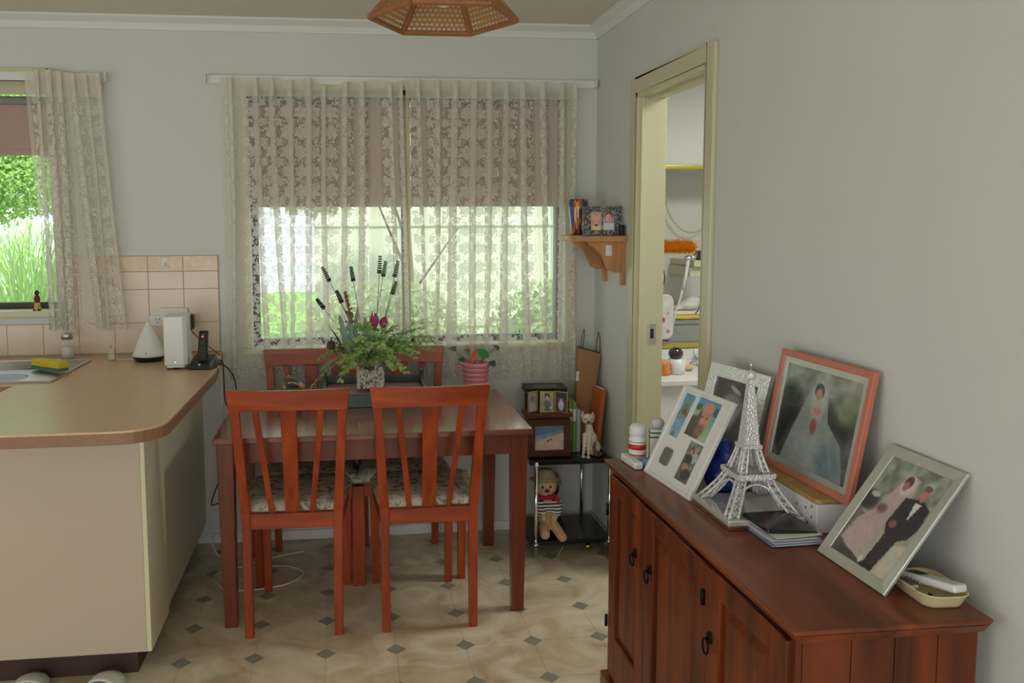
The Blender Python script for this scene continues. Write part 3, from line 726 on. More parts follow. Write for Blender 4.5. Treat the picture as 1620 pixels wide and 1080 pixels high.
M['fabric'] = None
def seat_fabric():
    m, t, b = newmat('floral_seat_fabric'); N, L = t.nodes, t.links
    tc = N.new('ShaderNodeTexCoord')
    n = N.new('ShaderNodeTexNoise'); n.inputs['Scale'].default_value = 22; n.inputs['Detail'].default_value = 3; n.inputs['Distortion'].default_value = 1.5
    L.new(tc.outputs['Object'], n.inputs['Vector']); cr = N.new('ShaderNodeValToRGB'); e = cr.color_ramp.elements
    e[0].position = .36; e[0].color = rgb(120, 128, 112); e[1].position = .48; e[1].color = rgb(206, 196, 172)
    k = e.new(.60); k.color = rgb(212, 200, 178); k = e.new(.66); k.color = rgb(150, 96, 96)
    L.new(n.outputs[0], cr.inputs[0]); n2 = N.new('ShaderNodeTexNoise'); n2.inputs['Scale'].default_value = 500
    L.new(tc.outputs['Object'], n2.inputs['Vector']); bu = N.new('ShaderNodeBump'); bu.inputs['Strength'].default_value = .3; bu.inputs['Distance'].default_value = .001
    L.new(n2.outputs[0], bu.inputs['Height']); L.new(bu.outputs[0], b.inputs['Normal']); L.new(cr.outputs[0], b.inputs['Base Color']); setp(b, Roughness=.9); return m
M['fabric'] = seat_fabric()
def make_chair(label):
    """origin on the floor between the rear feet; the sitter faces +y"""
    t = thing('dining_chair', label, 'chair', group='dining chairs around the table')
    zt = .918; rake = -.062
    for s in (-1, 1):
        b = MB()         # rear post: straight to the seat, then raked back and splayed outward
        pts = [(s * .160, .0, 0, .030, .034), (s * .162, .012, .40, .032, .036), (s * .164, .012, .46, .034, .036), (s * .186, rake + .012, zt - .075, .032, .024)]
        for p, q in zip(pts[:-1], pts[1:]): b.post(p[:3], q[:3], p[3], p[4], q[3], q[4])
        bm_ = b.build('rear_leg', 'chair', t, bevel=.003)
        MB().post((s * .178, .418, 0), (s * .182, .412, .42), .030, .030, .036, .036).build('front_leg', 'chair', t, bevel=.003)
    def yb_(z): return .012 + (rake) * (z - .46) / (zt - .075 - .46)
    # curved top rail
    b = MB(); n = 12; q0 = []
    for i in range(n + 1):
        u = -1 + 2 * i / n; x = u; cyv = rake + .010 - .014 * (1 - u * u)
        ztop = zt + .003 * u * u - .004; zb_ = zt - .078 + .004 * (1 - u * u)
        xt, xb = u * .213, u * .204
        q0.append([(xb, cyv - .011, zb_), (xb, cyv + .011, zb_), (xt, cyv + .005, ztop), (xt, cyv - .017, ztop)])
    for a, c in zip(q0[:-1], q0[1:]): b.hull8(a, c)
    b.build('top_rail', 'chairrail', t, bevel=.0025)
    B(-.150, .150, .0, .024, .398, .455).build('seat_back_rail', 'chairrail', t, bevel=.002)
    B(-.166, .166, .405, .425, .375, .435).build('seat_front_rail', 'chairrail', t, bevel=.002)
    for s in (-1, 1): MB().hull8([(s * .155, .025, .375), (s * .173, .025, .375), (s * .190, .40, .375), (s * .172, .40, .375)], [(s * .155, .025, .435), (s * .173, .025, .435), (s * .190, .40, .435), (s * .172, .40, .435)]).build('seat_side_rail', 'chair', t, bevel=.001)
    zs = .454; ze = zt - .077
    for x0, x1, w in ((-.072, -.113, .020), (0, 0, .050), (.072, .113, .020)):
        bb = MB(); bb.post((x0, yb_(zs) - .001, zs), (x1, rake + .0, ze), w, .012, w * 1.12, .012); bb.build('slat' , 'chair', t, bevel=.002)
    # upholstered seat
    bm = bmesh.new(); n = 12; vs = []
    for j in range(n + 1):
        for i in range(n + 1):
            u, v = -1 + 2 * i / n, j / n; x = u * (.178 + .030 * v); y = .030 + .415 * v
            e = min(1, (1 - abs(u)) * 5) * min(1, (1 - v) * 6) * min(1, v * 7); z = .452 + .028 * math.sqrt(max(e, 0))
            vs.append(bm.verts.new((x, y, z)))
    for j in range(n):
        for i in range(n):
            k = j * (n + 1) + i; bm.faces.new((vs[k], vs[k + 1], vs[k + n + 2], vs[k + n + 1]))
    me = bpy.data.meshes.new('seat'); bm.to_mesh(me); bm.free(); o = link('seat', me, 'fabric', t, True)
    so = o.modifiers.new('s', 'SOLIDIFY'); so.thickness = .016; so.offset = -1
    return t
c0 = make_chair('cherry wood slatted chair, near side of the table, on the left')
c0.location = (-.196, 2.965, 0); c0.rotation_euler = (0, 0, math.radians(-2))
dup(c0, (.296, 2.957, 0), math.radians(.5), 'cherry wood slatted chair, near side of the table, on the right')
dup(c0, (-.152, 3.772, 0), math.radians(181), 'cherry wood slatted chair under the lace curtain, behind the ornament')
dup(c0, (.242, 3.772, 0), math.radians(179), 'cherry wood slatted chair under the lace curtain, partly hidden by the flowers')

# ------------------------------------------------------------------ things on the table
M['green'] = mat('dark_green_paint', rgb(38, 62, 52), .35, var=.1, vs=20); M['teal'] = mat('teal_green_paint', rgb(72, 104, 94), .45, var=.08, vs=15)
t = thing('wooden_stand', 'dark green painted wooden stand under the glass vase', 'stand', (.125, 3.575, ZT + .0005))
B(-.205, .205, -.120, -.108, 0, .052).build('front_board', 'teal', t, bevel=.002)
B(-.205, .205, -.122, .12, .0525, .060).build('deck', mat('pink_brown_board', rgb(126, 84, 74), .35), t, bevel=.002)
B(-.205, .205, .108, .12, 0, .052).build('back_rail', 'green', t, bevel=.002)
B(-.205, .205, .108, .12, .0605, .092).build('back_board', 'green', t, bevel=.002)
for s in (-1, 1):
    pr = [(-.12, 0), (.12, 0), (.12, .06), (.118, .10), (.108, .118), (.095, .116), (.085, .095), (.06, .078), (-.12, .066)]
    Mr = T_((s * .2115, 0, 0)) @ Matrix.Rotation(PI / 2, 4, 'X') @ Matrix.Identity(4)
    MB().prism([(y, z) for y, z in pr], -.006, .006, T_((s * .2115, 0, 0)) @ Matrix(((0, 0, 1, 0), (1, 0, 0, 0), (0, 1, 0, 0), (0, 0, 0, 1)))).build('end_board', 'green', t, bevel=.002)
# glass vase with pebbles
ZV = ZT + .0612
vs_ = thing('glass_vase', 'square clear glass vase part filled with white pebbles', 'vase', (.107, 3.56, ZV))
hw = .062; th = .004; H_ = .155
b = MB(); b.box(-hw, hw, -hw, hw, 0, .006)
b.box(-hw, hw, -hw, -hw + th, .006, H_); b.box(-hw, hw, hw - th, hw, .006, H_); b.box(-hw, -hw + th, -hw + th, hw - th, .006, H_); b.box(hw - th, hw, -hw + th, hw - th, .006, H_)
b.build('glass_walls', 'glass', vs_)
M['pebble'] = mat('white_pebble', rgb(226, 220, 208), .6, var=.05, vs=30)
b = MB(); rr_ = random.Random(3)
for i in range(460):
    x, y = rr_.uniform(-.052, .052), rr_.uniform(-.052, .052); z = .0115 + rr_.random() * (.058 + (.012 if x > .02 or x < -.03 else 0))
    if i < 300:
        e = rr_.randrange(4); q = .0510
        if e == 0: y = -q
        elif e == 1: y = q
        elif e == 2: x = -q
        else: x = q
    r0 = rr_.uniform(.0052, .0066); b.sphere((0, 0, 0), (r0, r0 * rr_.uniform(.7, 1), r0 * rr_.uniform(.6, .9)), 7, 5, T_((x, y, z)) @ Euler((rr_.random() * 3, rr_.random() * 3, 0)).to_matrix().to_4x4())
o = b.build('pebbles', 'pebble', vs_, True); o['kind'] = 'stuff'

def leafmat(name, c0, c1):
    m, t, b = newmat(name); N, L = t.nodes, t.links; ge = N.new('ShaderNodeNewGeometry'); n = N.new('ShaderNodeTexNoise'); n.inputs['Scale'].default_value = 5; L.new(ge.outputs['Position'], n.inputs['Vector'])
    mx = N.new('ShaderNodeMix'); mx.data_type = 'RGBA'; L.new(n.outputs[0], mx.inputs[0]); mx.inputs[6].default_value = c0; mx.inputs[7].default_value = c1
    df = N.new('ShaderNodeBsdfDiffuse'); tl = N.new('ShaderNodeBsdfTranslucent'); L.new(mx.outputs[2], df.inputs[0]); L.new(mx.outputs[2], tl.inputs[0]); ms = N.new('ShaderNodeMixShader'); ms.inputs[0].default_value = .45
    L.new(df.outputs[0], ms.inputs[1]); L.new(tl.outputs[0], ms.inputs[2]); L.new(ms.outputs[0], N['Material Output'].inputs[0]); return m
M['leafpale'] = leafmat('pale_green_leaf', rgb(176, 208, 130), rgb(208, 230, 168)); M['leafmid'] = leafmat('green_leaf', rgb(146, 186, 112), rgb(178, 210, 140))
# ---- artificial bouquet standing in the pebbles

M['leafdark'] = mat('dark_green_leaf', rgb(48, 74, 48), .5, var=.2, vs=25)
M['leafgrey'] = mat('grey_green_leaf', rgb(120, 150, 128), .65, var=.15, vs=25)
M['stem'] = mat('green_stem', rgb(70, 96, 62), .6)
M['lav'] = mat('lavender_bud', rgb(48, 48, 58), .8)
M['lavg'] = mat('lavender_green_bud', rgb(84, 100, 70), .8)
M['tulip'] = mat('magenta_petal', rgb(150, 44, 92), .5, var=.2, vs=30)
M['bronze'] = mat('bronze_petal', rgb(90, 58, 52), .6)
bq = thing('artificial_bouquet', 'bouquet of tulips, lavender and light green foliage in the glass vase', 'flowers', (.107, 3.56, ZV + .075))
BX, BY, BZ = bq.location
def curve_pts(p, q, bend, n=8):
    p, q, bend = Vector(p), Vector(q), Vector(bend); mid = (p + q) / 2 + bend
    return [p * (1 - t) ** 2 + mid * 2 * t * (1 - t) + q * t * t for t in [i / n for i in range(n + 1)]]
def leaf_faces(b, M_, L, Wd, lobes=0, curl=.15, n=8):
    """one leaf blade along +y in matrix M_ : centre rib + edges"""
    vs = []
    for i in range(n + 1):
        t = i / n; w = Wd * math.sin(PI * min(1, t * .93 + .04)) ** .8
        if lobes: w *= (.62 + .38 * abs(math.sin(PI * lobes * t)))
        z = -curl * L * t * t; y = L * t
        vs += [M_ @ Vector((-w, y, z + w * .25)), M_ @ Vector((0, y, z)), M_ @ Vector((w, y, z + w * .25))]
    b.add(vs, [(3 * i + k, 3 * i + k + 1, 3 * i + k + 4, 3 * i + k + 3) for i in range(n) for k in (0, 1)])
def basis(p, d, roll=0):
    d = Vector(d).normalized(); z = Vector((0, 0, 1)) if abs(d.z) < .95 else Vector((0, -1, 0)); x = d.cross(z).normalized(); z = x.cross(d)
    m_ = Matrix.Identity(4)
    for i in range(3): m_[i][0] = x[i]; m_[i][1] = d[i]; m_[i][2] = z[i]; m_[i][3] = p[i]
    return m_ @ Matrix.Rotation(roll, 4, 'Y')
rb = random.Random(21)
def frond(p, q, bend, mt, size=.03, npair=6, dens=1):
    pts = curve_pts(p, q, bend, 10); b = MB(); b.tube(pts, .0013, 5)
    for i in range(2, 11):
        d = (pts[min(i + 1, 10)] - pts[i - 1]).normalized()
        for s in (-1, 1):
            side = d.cross(Vector((0, 0, 1))).normalized() if abs(d.z) < .9 else Vector((s, 0, 0))
            for _ in range(dens):
                dd = (d * rb.uniform(.2, .7) + side * s * 1.0 + Vector((0, -.25, rb.uniform(-.55, .45)))).normalized()
                sc = size * (1.05 - .45 * i / 10) * rb.uniform(.8, 1.2)
                # fan-shaped lobed leaflet: three blades from one base
                for a in (-.7, 0, .7):
                    leaf_faces(b, basis(pts[i], dd, rb.uniform(-.9, .9)) @ Matrix.Rotation(a, 4, 'Z'), sc * (1 if a == 0 else .82), sc * .30, 2, .2, 5)
    return b.build('fern_frond', mt, bq, False, fix=False)
def W2(x, y, z): return (x - BX, y - BY, z - BZ)
# frond tips given in room coordinates around the vase
tips = [(.0, 3.55, 1.0, 0), (.06, 3.5, 1.02, 0), (.10, 3.49, 1.03, 0), (.17, 3.49, 1.02, 0), (.22, 3.5, 1.01, 0), (.27, 3.49, .96, 0), (.29, 3.47, .88, 0), (.25, 3.45, .82, 0), (-.02, 3.45, .80, 0), (-.02, 3.47, .865, 0), (.02, 3.45, .84, 0), (.0, 3.50, .93, 0), (.05, 3.44, .90, 0), (.06, 3.46, .96, 0), (.10, 3.43, .93, 0), (.15, 3.42, .93, 0), (.19, 3.44, .90, 0), (.20, 3.46, .84, 0),
        (.22, 3.46, .86, 0), (.24, 3.50, .93, 0), (.27, 3.50, .90, 0), (.18, 3.46, .98, 0), (.12, 3.46, .99, 0), (.07, 3.52, 1.0, 0), (.22, 3.55, .99, 0), (-.06, 3.53, .93, 1), (-.11, 3.52, .90, 1), (.13, 3.60, 1.01, 1), (.02, 3.62, .98, 1),
        (.33, 3.50, 1.02, 1), (.36, 3.50, .985, 1), (.40, 3.50, .955, 1), (.31, 3.48, .955, 1), (.28, 3.55, 1.0, 1), (.37, 3.49, .93, 1), (.30, 3.46, .90, 0), (.035, 3.44, .875, 0)]
for x, y, z, k in tips:
    z += .045 if k == 0 else .02; p = (rb.uniform(-.03, .03), rb.uniform(-.02, .02), .02); q = Vector(W2(x, y, z)); far = q.length > .2
    frond(p, q, (0, 0, (.09 if far else .10)), 'leafmid' if k else 'leafpale', .040 if not far else .030, dens=1)
# trailing thin frond to the left
b = MB(); pts = curve_pts(W2(.0, 3.50, .92), W2(-.15, 3.47, .80), (0, 0, .03)); b.tube(pts, .0015, 5)
for i in range(1, 9):
    for s in (-1, 1): leaf_faces(b, basis(pts[i], (s, -.3, -.4), 0), .013, .005, 0, .1, 4)
b.build('trailing_sprig', 'leafpale', bq, fix=False)
def lavender(x, y, z, mt, lean=(0, 0), hh=.07):
    p0 = Vector((rb.uniform(-.02, .02), rb.uniform(-.02, .02), 0)); p1 = Vector(W2(x, y, z)); pts = curve_pts(p0, p1, (0, 0, .0))
    s = MB().tube(pts, .0013, 5).build('lavender_sprig', 'stem', bq, True, fix=False)
    d = (p1 - pts[-3]).normalized(); b = MB()
    base = p1 - d * .0
    for i in range(8):
        c = base + d * (i * hh / 8.2)
        for k in range(5):
            a = k * 1.2566 + i * .7; r0 = .0072 * (1 - .5 * i / 9)
            x_ = d.orthogonal().normalized(); y_ = d.cross(x_); sd_ = x_ * math.cos(a) + y_ * math.sin(a)
            b.sphere((0, 0, 0), (.0029, .0029, .0050), 6, 5, T_(c + sd_ * r0) @ (sd_ + d * .9).to_track_quat('Z', 'Y').to_matrix().to_4x4())
    for k in range(5):
        a = k * 1.2566; x_ = d.orthogonal().normalized(); y_ = d.cross(x_); leaf_faces(b, basis(base, (x_ * math.cos(a) + y_ * math.sin(a)) + d * .5), .016, .004, 0, -.2, 4)
    b.build('lavender_head', mt, s, True, fix=False)
YL = 3.55
for x, z, mt, hh in ((-.060, 1.245, 'lav', .072), (.040, 1.245, 'lav', .066), (-.085, 1.13, 'lav', .055), (-.010, 1.155, 'lav', .06), (.150, 1.275, 'lavg', .08), (.166, 1.262, 'lavg', .07), (.215, 1.258, 'lavg', .075), (.205, 1.185, 'lavg', .06)):
    lavender(x, YL + rb.uniform(-.02, .02), z, mt, hh=hh)
def tulip(x, y, z, sx, sz, mt, name='tulip', tilt=0):
    p1 = Vector(W2(x, y, z)); s = MB().tube(curve_pts((0, 0, 0), p1, (0, 0, .0)), .0022, 6).build(name, 'stem', bq, True, fix=False)
    for k in range(6):
        b = MB(); a = k * PI / 3; n = 8; vs = []; R1 = 1 if k % 2 else .86
        for i in range(n + 1):
            t = i / n; r = sx * R1 * math.sin(PI * (.10 + .78 * t)) ** .8; w = .62 * math.sin(PI * min(1, .12 + .85 * t)) ** .6
            for j in range(-3, 4):
                aa = a + w * j / 3; vs.append(Matrix.Rotation(tilt, 3, 'Y') @ Vector((r * math.cos(aa), r * math.sin(aa), sz * t)) + p1)
        b.add(vs, [(i * 7 + j, i * 7 + j + 1, (i + 1) * 7 + j + 1, (i + 1) * 7 + j) for i in range(n) for j in range(6)])
        b.build('petal', mt, s, True, fix=False)
tulip(.128, 3.50, 1.05, .021, .062, 'tulip', tilt=-.1); tulip(.158, 3.51, 1.045, .019, .05, 'tulip', tilt=.25)
tulip(-.045, 3.50, .995, .020, .040, 'bronze', tilt=-2.5)
# broad leaves, long blades and a rusty flower spike
def big_leaf(p, q, w, mt, lobes=0, name='broad_leaf', curl=.12):
    p, q = Vector(W2(*p)), Vector(W2(*q)); b = MB(); d = q - p; leaf_faces(b, basis(p, d), d.length, w, lobes, curl, 12); return b.build(name, mt, bq, True, fix=False)
big_leaf((.02, 3.52, .93), (-.02, 3.50, 1.10), .018, 'leafgrey', 4); big_leaf((.03, 3.53, .94), (.02, 3.50, 1.12), .016, 'leafgrey', 4); big_leaf((.04, 3.53, .95), (.055, 3.52, 1.13), .012, 'leafgrey', 3)
big_leaf((.10, 3.53, .95), (.085, 3.50, 1.09), .016, 'leafgrey', 3); big_leaf((.13, 3.52, .95), (.20, 3.50, 1.08), .015, 'leafgrey', 2)
big_leaf((-.005, 3.51, .95), (-.055, 3.49, 1.07), .013, 'leafdark'); big_leaf((.0, 3.50, .94), (-.075, 3.48, 1.02), .015, 'leafdark', 0)
big_leaf((.16, 3.50, .985), (.335, 3.49, 1.085), .005, 'leafdark', 0, 'grass_blade', -.02); big_leaf((.16, 3.51, .975), (.30, 3.49, 1.05), .004, 'leafdark', 0, 'grass_blade', -.02)
big_leaf((-.01, 3.49, .935), (-.11, 3.46, .885), .026, 'leafmid', 3); big_leaf((.03, 3.55, .94), (-.02, 3.56, 1.05), .010, 'bronze')
b = MB(); rr_ = random.Random(5)
for i in range(60):
    tt_ = rr_.random(); c = Vector(W2(.03, 3.52, 1.07)).lerp(Vector(W2(.005, 3.51, 1.20)), tt_) + Vector((rr_.gauss(0, .008), rr_.gauss(0, .006), 0)) * (1.2 - tt_)
    b.sphere(c, (.0045, .0045, .006), 6, 4)
b.tube([W2(.05, 3.54, .95), W2(.03, 3.52, 1.07), W2(.005, 3.51, 1.20)], .0014, 5)
b.build('flower_spike', mat('rusty_blossom', rgb(134, 96, 62), .8, var=.4, vs=60), bq, True, fix=False)

# pink pot plant
M['pink'] = mat('pink_glaze', rgb(208, 130, 142), .3, coat=.3)
t = thing('potted_plant', 'small red and green plant in a pink ribbed pot on the table', 'plant', (.572, 3.62, ZT + .0005))
pr = [(.044, 0), (.047, .003)]
for k in range(6): z = .006 + k * .021; r0 = .0475 + .0145 * z / .15; pr += [(r0, z), (r0 + .001, z + .018), (r0 - .0005, z + .0205)]
pr += [(.062, .134), (.066, .137), (.066, .152), (.063, .154), (.060, .150), (.058, .13), (.0, .13)]
MB().lathe(pr, 40).build('pot', 'pink', t, True)
MB().lathe([(0, .131), (.057, .131), (.05, .137), (0, .139)], 24).build('soil', mat('dark_soil', rgb(60, 48, 40), .9, bump=1, bs=200), t, True)
def round_leaf(x, z, y, r, mt, base=(0, 0, .135), tilt=.6, rot=0):
    s = MB().tube(curve_pts(base, (x, y, z), (x * .3, 0, .02)), .0016, 5).build('leaf_stalk', 'stem', t, True, fix=False)
    b = MB(); n = 14; vs = [(0, 0, 0)]
    for k in range(n):
        a = 2 * PI * k / n; rr0 = r * (1 - .25 * (k == 0)); vs.append((rr0 * math.cos(a), rr0 * math.sin(a) * .9, .18 * r * math.sin(2 * a)))
    Mx = T_((x, y, z)) @ Matrix.Rotation(rot, 4, 'Y') @ Matrix.Rotation(tilt, 4, 'X'); b.add([Mx @ Vector(v) for v in vs], [(0, 1 + k, 1 + (k + 1) % n) for k in range(n)])
    b.build('leaf_blade', mt, s, True, fix=False)
round_leaf(-.105, .215, -.01, .022, 'leafdark', tilt=.4); round_leaf(.088, .218, -.01, .020, 'leafdark', tilt=.4, rot=.5); round_leaf(-.066, .168, -.03, .018, 'leafdark'); round_leaf(.066, .152, -.05, .018, 'leafdark', tilt=.8)
round_leaf(-.04, .205, .0, .018, 'bronze', tilt=.3); round_leaf(-.02, .175, -.03, .016, 'leafmid')
b = MB(); leaf_faces(b, basis((-.030, -.035, .145), (.42, 0, 1), PI / 2), .078, .012, 0, .05, 8); b.build('red_bract', mat('orange_red_bract', rgb(206, 84, 48), .5), t, True, fix=False)
b = MB(); leaf_faces(b, basis((.0, -.04, .212), (.75, 0, -.46), PI / 2), .062, .020, 0, .05, 8); b.build('green_bract', mat('bright_green_bract', rgb(40, 130, 70), .5), t, True, fix=False)
b = MB(); leaf_faces(b, basis((.02, -.03, .15), (.25, 0, 1), PI / 2), .05, .014, 2, .1, 8); b.build('leaf', 'leafdark', t, True, fix=False)

# dark ornament
M['bead'] = mat('dark_green_bead', rgb(30, 52, 42), .15, coat=.6); M['goldish'] = mat('gold_shell', rgb(170, 140, 96), .35, .4)
t = thing('ornament', 'dark green ornament with gold trim and beads on the table', 'ornament', (-.225, 3.55, ZT + .0005))
MB().lathe([(.045, 0), (.062, .006), (.066, .02), (.058, .028)], 28, sy=.7).build('base', mat('brown_base', rgb(120, 84, 66), .5), t, True)
MB().sphere((0, 0, .055), (.050, .036, .042), 24, 16).build('body', 'bead', t, True)
for x, y, z, r0, mt in ((-.032, -.03, .055, .013, 'goldish'), (.012, -.036, .052, .013, 'goldish'), (-.03, -.028, .078, .011, 'goldish'), (.042, -.01, .085, .015, mat('cream_shell', rgb(196, 180, 150), .5)),
                        (.052, -.012, .10, .010, mat('blue_bead', rgb(96, 112, 150), .3)), (.062, -.02, .062, .012, 'bead'), (-.05, -.02, .045, .012, 'bead'), (.045, -.035, .035, .009, 'goldish')):
    MB().sphere((x, y, z), (r0, r0 * .8, r0)).build('bead', mt, t, True)
for pts in ([(-.02, 0, .09), (-.03, 0, .112), (-.01, 0, .118), (.004, 0, .105)], [(-.06, 0, .05), (-.085, 0, .06), (-.08, 0, .078), (-.066, 0, .07)], [(.06, 0, .05), (.085, 0, .075), (.098, 0, .072), (.100, 0, .055)], [(-.05, -.02, .02), (-.075, -.02, .012), (-.07, -.02, .03)], [(-.03, 0, .11), (-.012, 0, .125), (.01, 0, .108)]):
    MB().tube(pts, .003, 6).build('twig', 'goldish', t, True)

# ================================================================== CORNER CART AND ITS THINGS
CT = .440
cart = thing('cart', 'black glass two-tier side cart with chrome posts in the corner', 'cart', (.98, 3.69, 0))
for zc, nm in ((CT - .022, 'top_shelf'), (.055, 'lower_shelf')): LB(cart, .800, 1.172, 3.535, 3.845, zc, zc + .022, nm, 'blackgloss', bevel=.004)
lx, ly, _ = cart.location
for x, y in ((.826, 3.528), (1.160, 3.528), (.826, 3.852), (1.125, 3.852)):
    p = MB().tube([(x - lx, y - ly, .0), (x - lx, y - ly, CT - .004)], .0085, 14).build('post', 'chrome', cart, True)
    for zc in (.06, CT - .02): MB().lathe([(.012, zc), (.015, zc + .004), (.012, zc + .010)], 14, (x - lx, y - ly, 0)).build('collar', 'chrome', p, True)
t = tag(MB().sphere((0, 0, 0), .016, 20, 14).build('brass_ball', 'brass', None, True, loc=(1.085, 3.60, .0162)), 'small brass ball on the floor under the black cart', 'ball')

def simple_photo(kind, w=60, h=60, seed=0):
    im = Img(w, h)
    if kind == 'sea':
        im.grad((.36, .52, .68), (.78, .70, .70)); im.poly([(0, .62), (1, .30), (1, 1), (0, 1)], (.80, .70, .66)); im.poly([(0, 0), (1, 0), (1, .16), (0, .42)], (.36, .47, .62), .8)
        im.noise(.05, 9, seed); im.ell(.45, .62, .05, .04, (.2, .17, .2), .3, 1, -.5); im.ell(.55, .56, .05, .03, (.15, .13, .16), .3, 1, -.5); im.ell(.66, .62, .04, .015, (.45, .4, .42), .4)
    elif kind == 'child1':
        im.grad((.62, .62, .60), (.55, .55, .52)); im.noise(.06, 5, seed); im.ell(.5, .38, .20, .18, (.70, .55, .50)); im.ell(.45, .30, .22, .14, (.60, .40, .36)); im.ell(.5, .85, .4, .32, (.72, .70, .66))
    elif kind == 'child2':
        im.grad((.66, .66, .62), (.6, .6, .56)); im.noise(.06, 5, seed); im.ell(.5, .20, .22, .17, (.22, .20, .20)); im.ell(.5, .30, .15, .14, (.78, .66, .60)); im.ell(.5, .72, .32, .33, (.40, .42, .40)); im.ell(.25, .80, .1, .12, (.74, .62, .56)); im.ell(.78, .80, .1, .1, (.85, .8, .76))
    elif kind == 'child3':
        im.grad((.30, .27, .38), (.28, .26, .36)); im.noise(.05, 5, seed); im.ell(.5, .28, .16, .13, (.75, .62, .62)); im.ell(.5, .22, .18, .10, (.25, .2, .22)); im.ell(.5, .65, .26, .3, (.84, .82, .86))
    elif kind == 'baby1':
        im.grad((.86, .62, .58), (.80, .60, .52)); im.ell(.5, .30, .34, .27, (.92, .68, .62)); im.ell(.5, .16, .30, .10, (.80, .52, .46), .4, .6); im.ell(.38, .30, .04, .02, (.4, .25, .22)); im.ell(.62, .30, .04, .02, (.4, .25, .22)); im.ell(.5, .42, .06, .02, (.75, .35, .35)); im.ell(.5, .85, .38, .26, (.86, .84, .64)); im.ell(.5, .72, .22, .06, (.22, .16, .2))
    elif kind == 'baby2':
        im.grad((.55, .5, .48), (.8, .8, .82)); im.ell(.52, .24, .36, .22, (.20, .17, .18)); im.ell(.5, .34, .30, .24, (.90, .68, .64)); im.ell(.4, .34, .05, .02, (.35, .22, .22)); im.ell(.64, .32, .05, .02, (.35, .22, .22)); im.ell(.5, .46, .06, .02, (.7, .35, .36)); im.poly([(.0, .62), (1, .62), (1, 1), (0, 1)], (.86, .87, .90))
    return im
# wooden photo box
bxo = thing('photo_box', 'dark timber box with a beach photograph set in its front', 'box', (.898, 3.59, CT + .0005))
M['walnut'] = wood('dark_timber', rgb(74, 40, 28), rgb(100, 56, 38), .4, (4, 30, 30), .2)
B(-.094, .094, .004, .10, 0, .178).build('body', 'walnut', bxo, bevel=.003)
B(-.104, .104, -.012, .11, .1785, .20).build('lid', 'walnut', bxo, bevel=.006)
o = moulding('front_frame', .19, .17, .030, .012, 'walnut', bxo); o.location = (-.095, -.010, .003)
print_mesh('photograph', simple_photo('sea', 60, 50, 3), .13, .112, bxo, T_((-.065, -.0035, .031)))
# tri-fold frame on the box
tri = thing('folding_photo_frame', 'small gold three-panel photo frame with portraits of children', 'picture frame', (.893, 3.60, CT + .2010))
for i, (x, a, kind) in enumerate(((-.094, .45, 'child1'), (-.036, -.15, 'child2'), (.030, -.62, 'child3'))):
    Mx = T_((x, 0 if i != 0 else -.012, 0)) @ Matrix.Rotation(a if i != 1 else -.12, 4, 'Z'); w_ = .062 if i != 1 else .066
    e = moulding('gilt_panel', w_, .095, .006, .006, 'brass', tri, .001); e.matrix_basis = Mx
    print_mesh('photograph', simple_photo(kind, 24, 34, i), w_ - .01, .085, e, T_((.005, .002, .005)), 'photomatt')
# green and white binders, grey folder
for i, (x, c, lab, w_, h_) in enumerate(((1.012, rgb(96, 150, 60), 'bright green book with white spine patch, nearest the photo box', .016, .235), (1.030, rgb(110, 160, 66), 'bright green book with white spine patch, beside the grey folder', .016, .232), (1.050, rgb(176, 186, 186), 'pale grey folder standing behind the cat figurine', .018, .195))):
    t = thing('book' if i < 2 else 'folder', lab, 'book' if i < 2 else 'folder', (x, 3.71, CT + .0005), 0, 'books on the cart' if i < 2 else None)
    B(-w_ / 2, w_ / 2, -.06, .07, 0, h_).build('cover', mat('book_green' if i < 2 else 'folder_grey', c, .5, var=.08, vs=20), t, bevel=.002)
    if i < 2: B(-w_ / 2 + .001, w_ / 2 - .001, -.0608, -.0595, h_ * .62, h_ * .86).build('spine_patch', 'whiteplastic', t)
# black case with a dark red album on top
t = thing('storage_case', 'black rounded case standing behind the timber photo box', 'case', (.925, 3.785, CT + .0005))
B(-.095, .075, -.035, .035, 0, .262).build('case_body', 'black', t, bevel=.02, seg=4)
B(-.09, .07, -.0365, -.0350, .13, .135).build('zip', 'iron', t)
t = thing('album', 'dark red brown album lying on top of the black case', 'album', (.925, 3.780, CT + .2635), math.radians(-3))
B(-.102, .092, -.075, .062, 0, .004).build('cover_bottom', mat('oxblood_leather', rgb(66, 34, 34), .35, var=.2, vs=12), t, bevel=.001)
B(-.098, .088, -.071, .060, .0042, .018).build('pages', mat('dark_pages', rgb(60, 30, 28), .6), t); B(-.102, .092, -.075, .062, .0182, .022).build('cover_top', 'black', t, bevel=.001)
B(-.06, .05, -.045, .035, .0221, .0228).build('cover_print', mat('faded_print', rgb(110, 96, 84), .4, var=.5, vs=40), t)
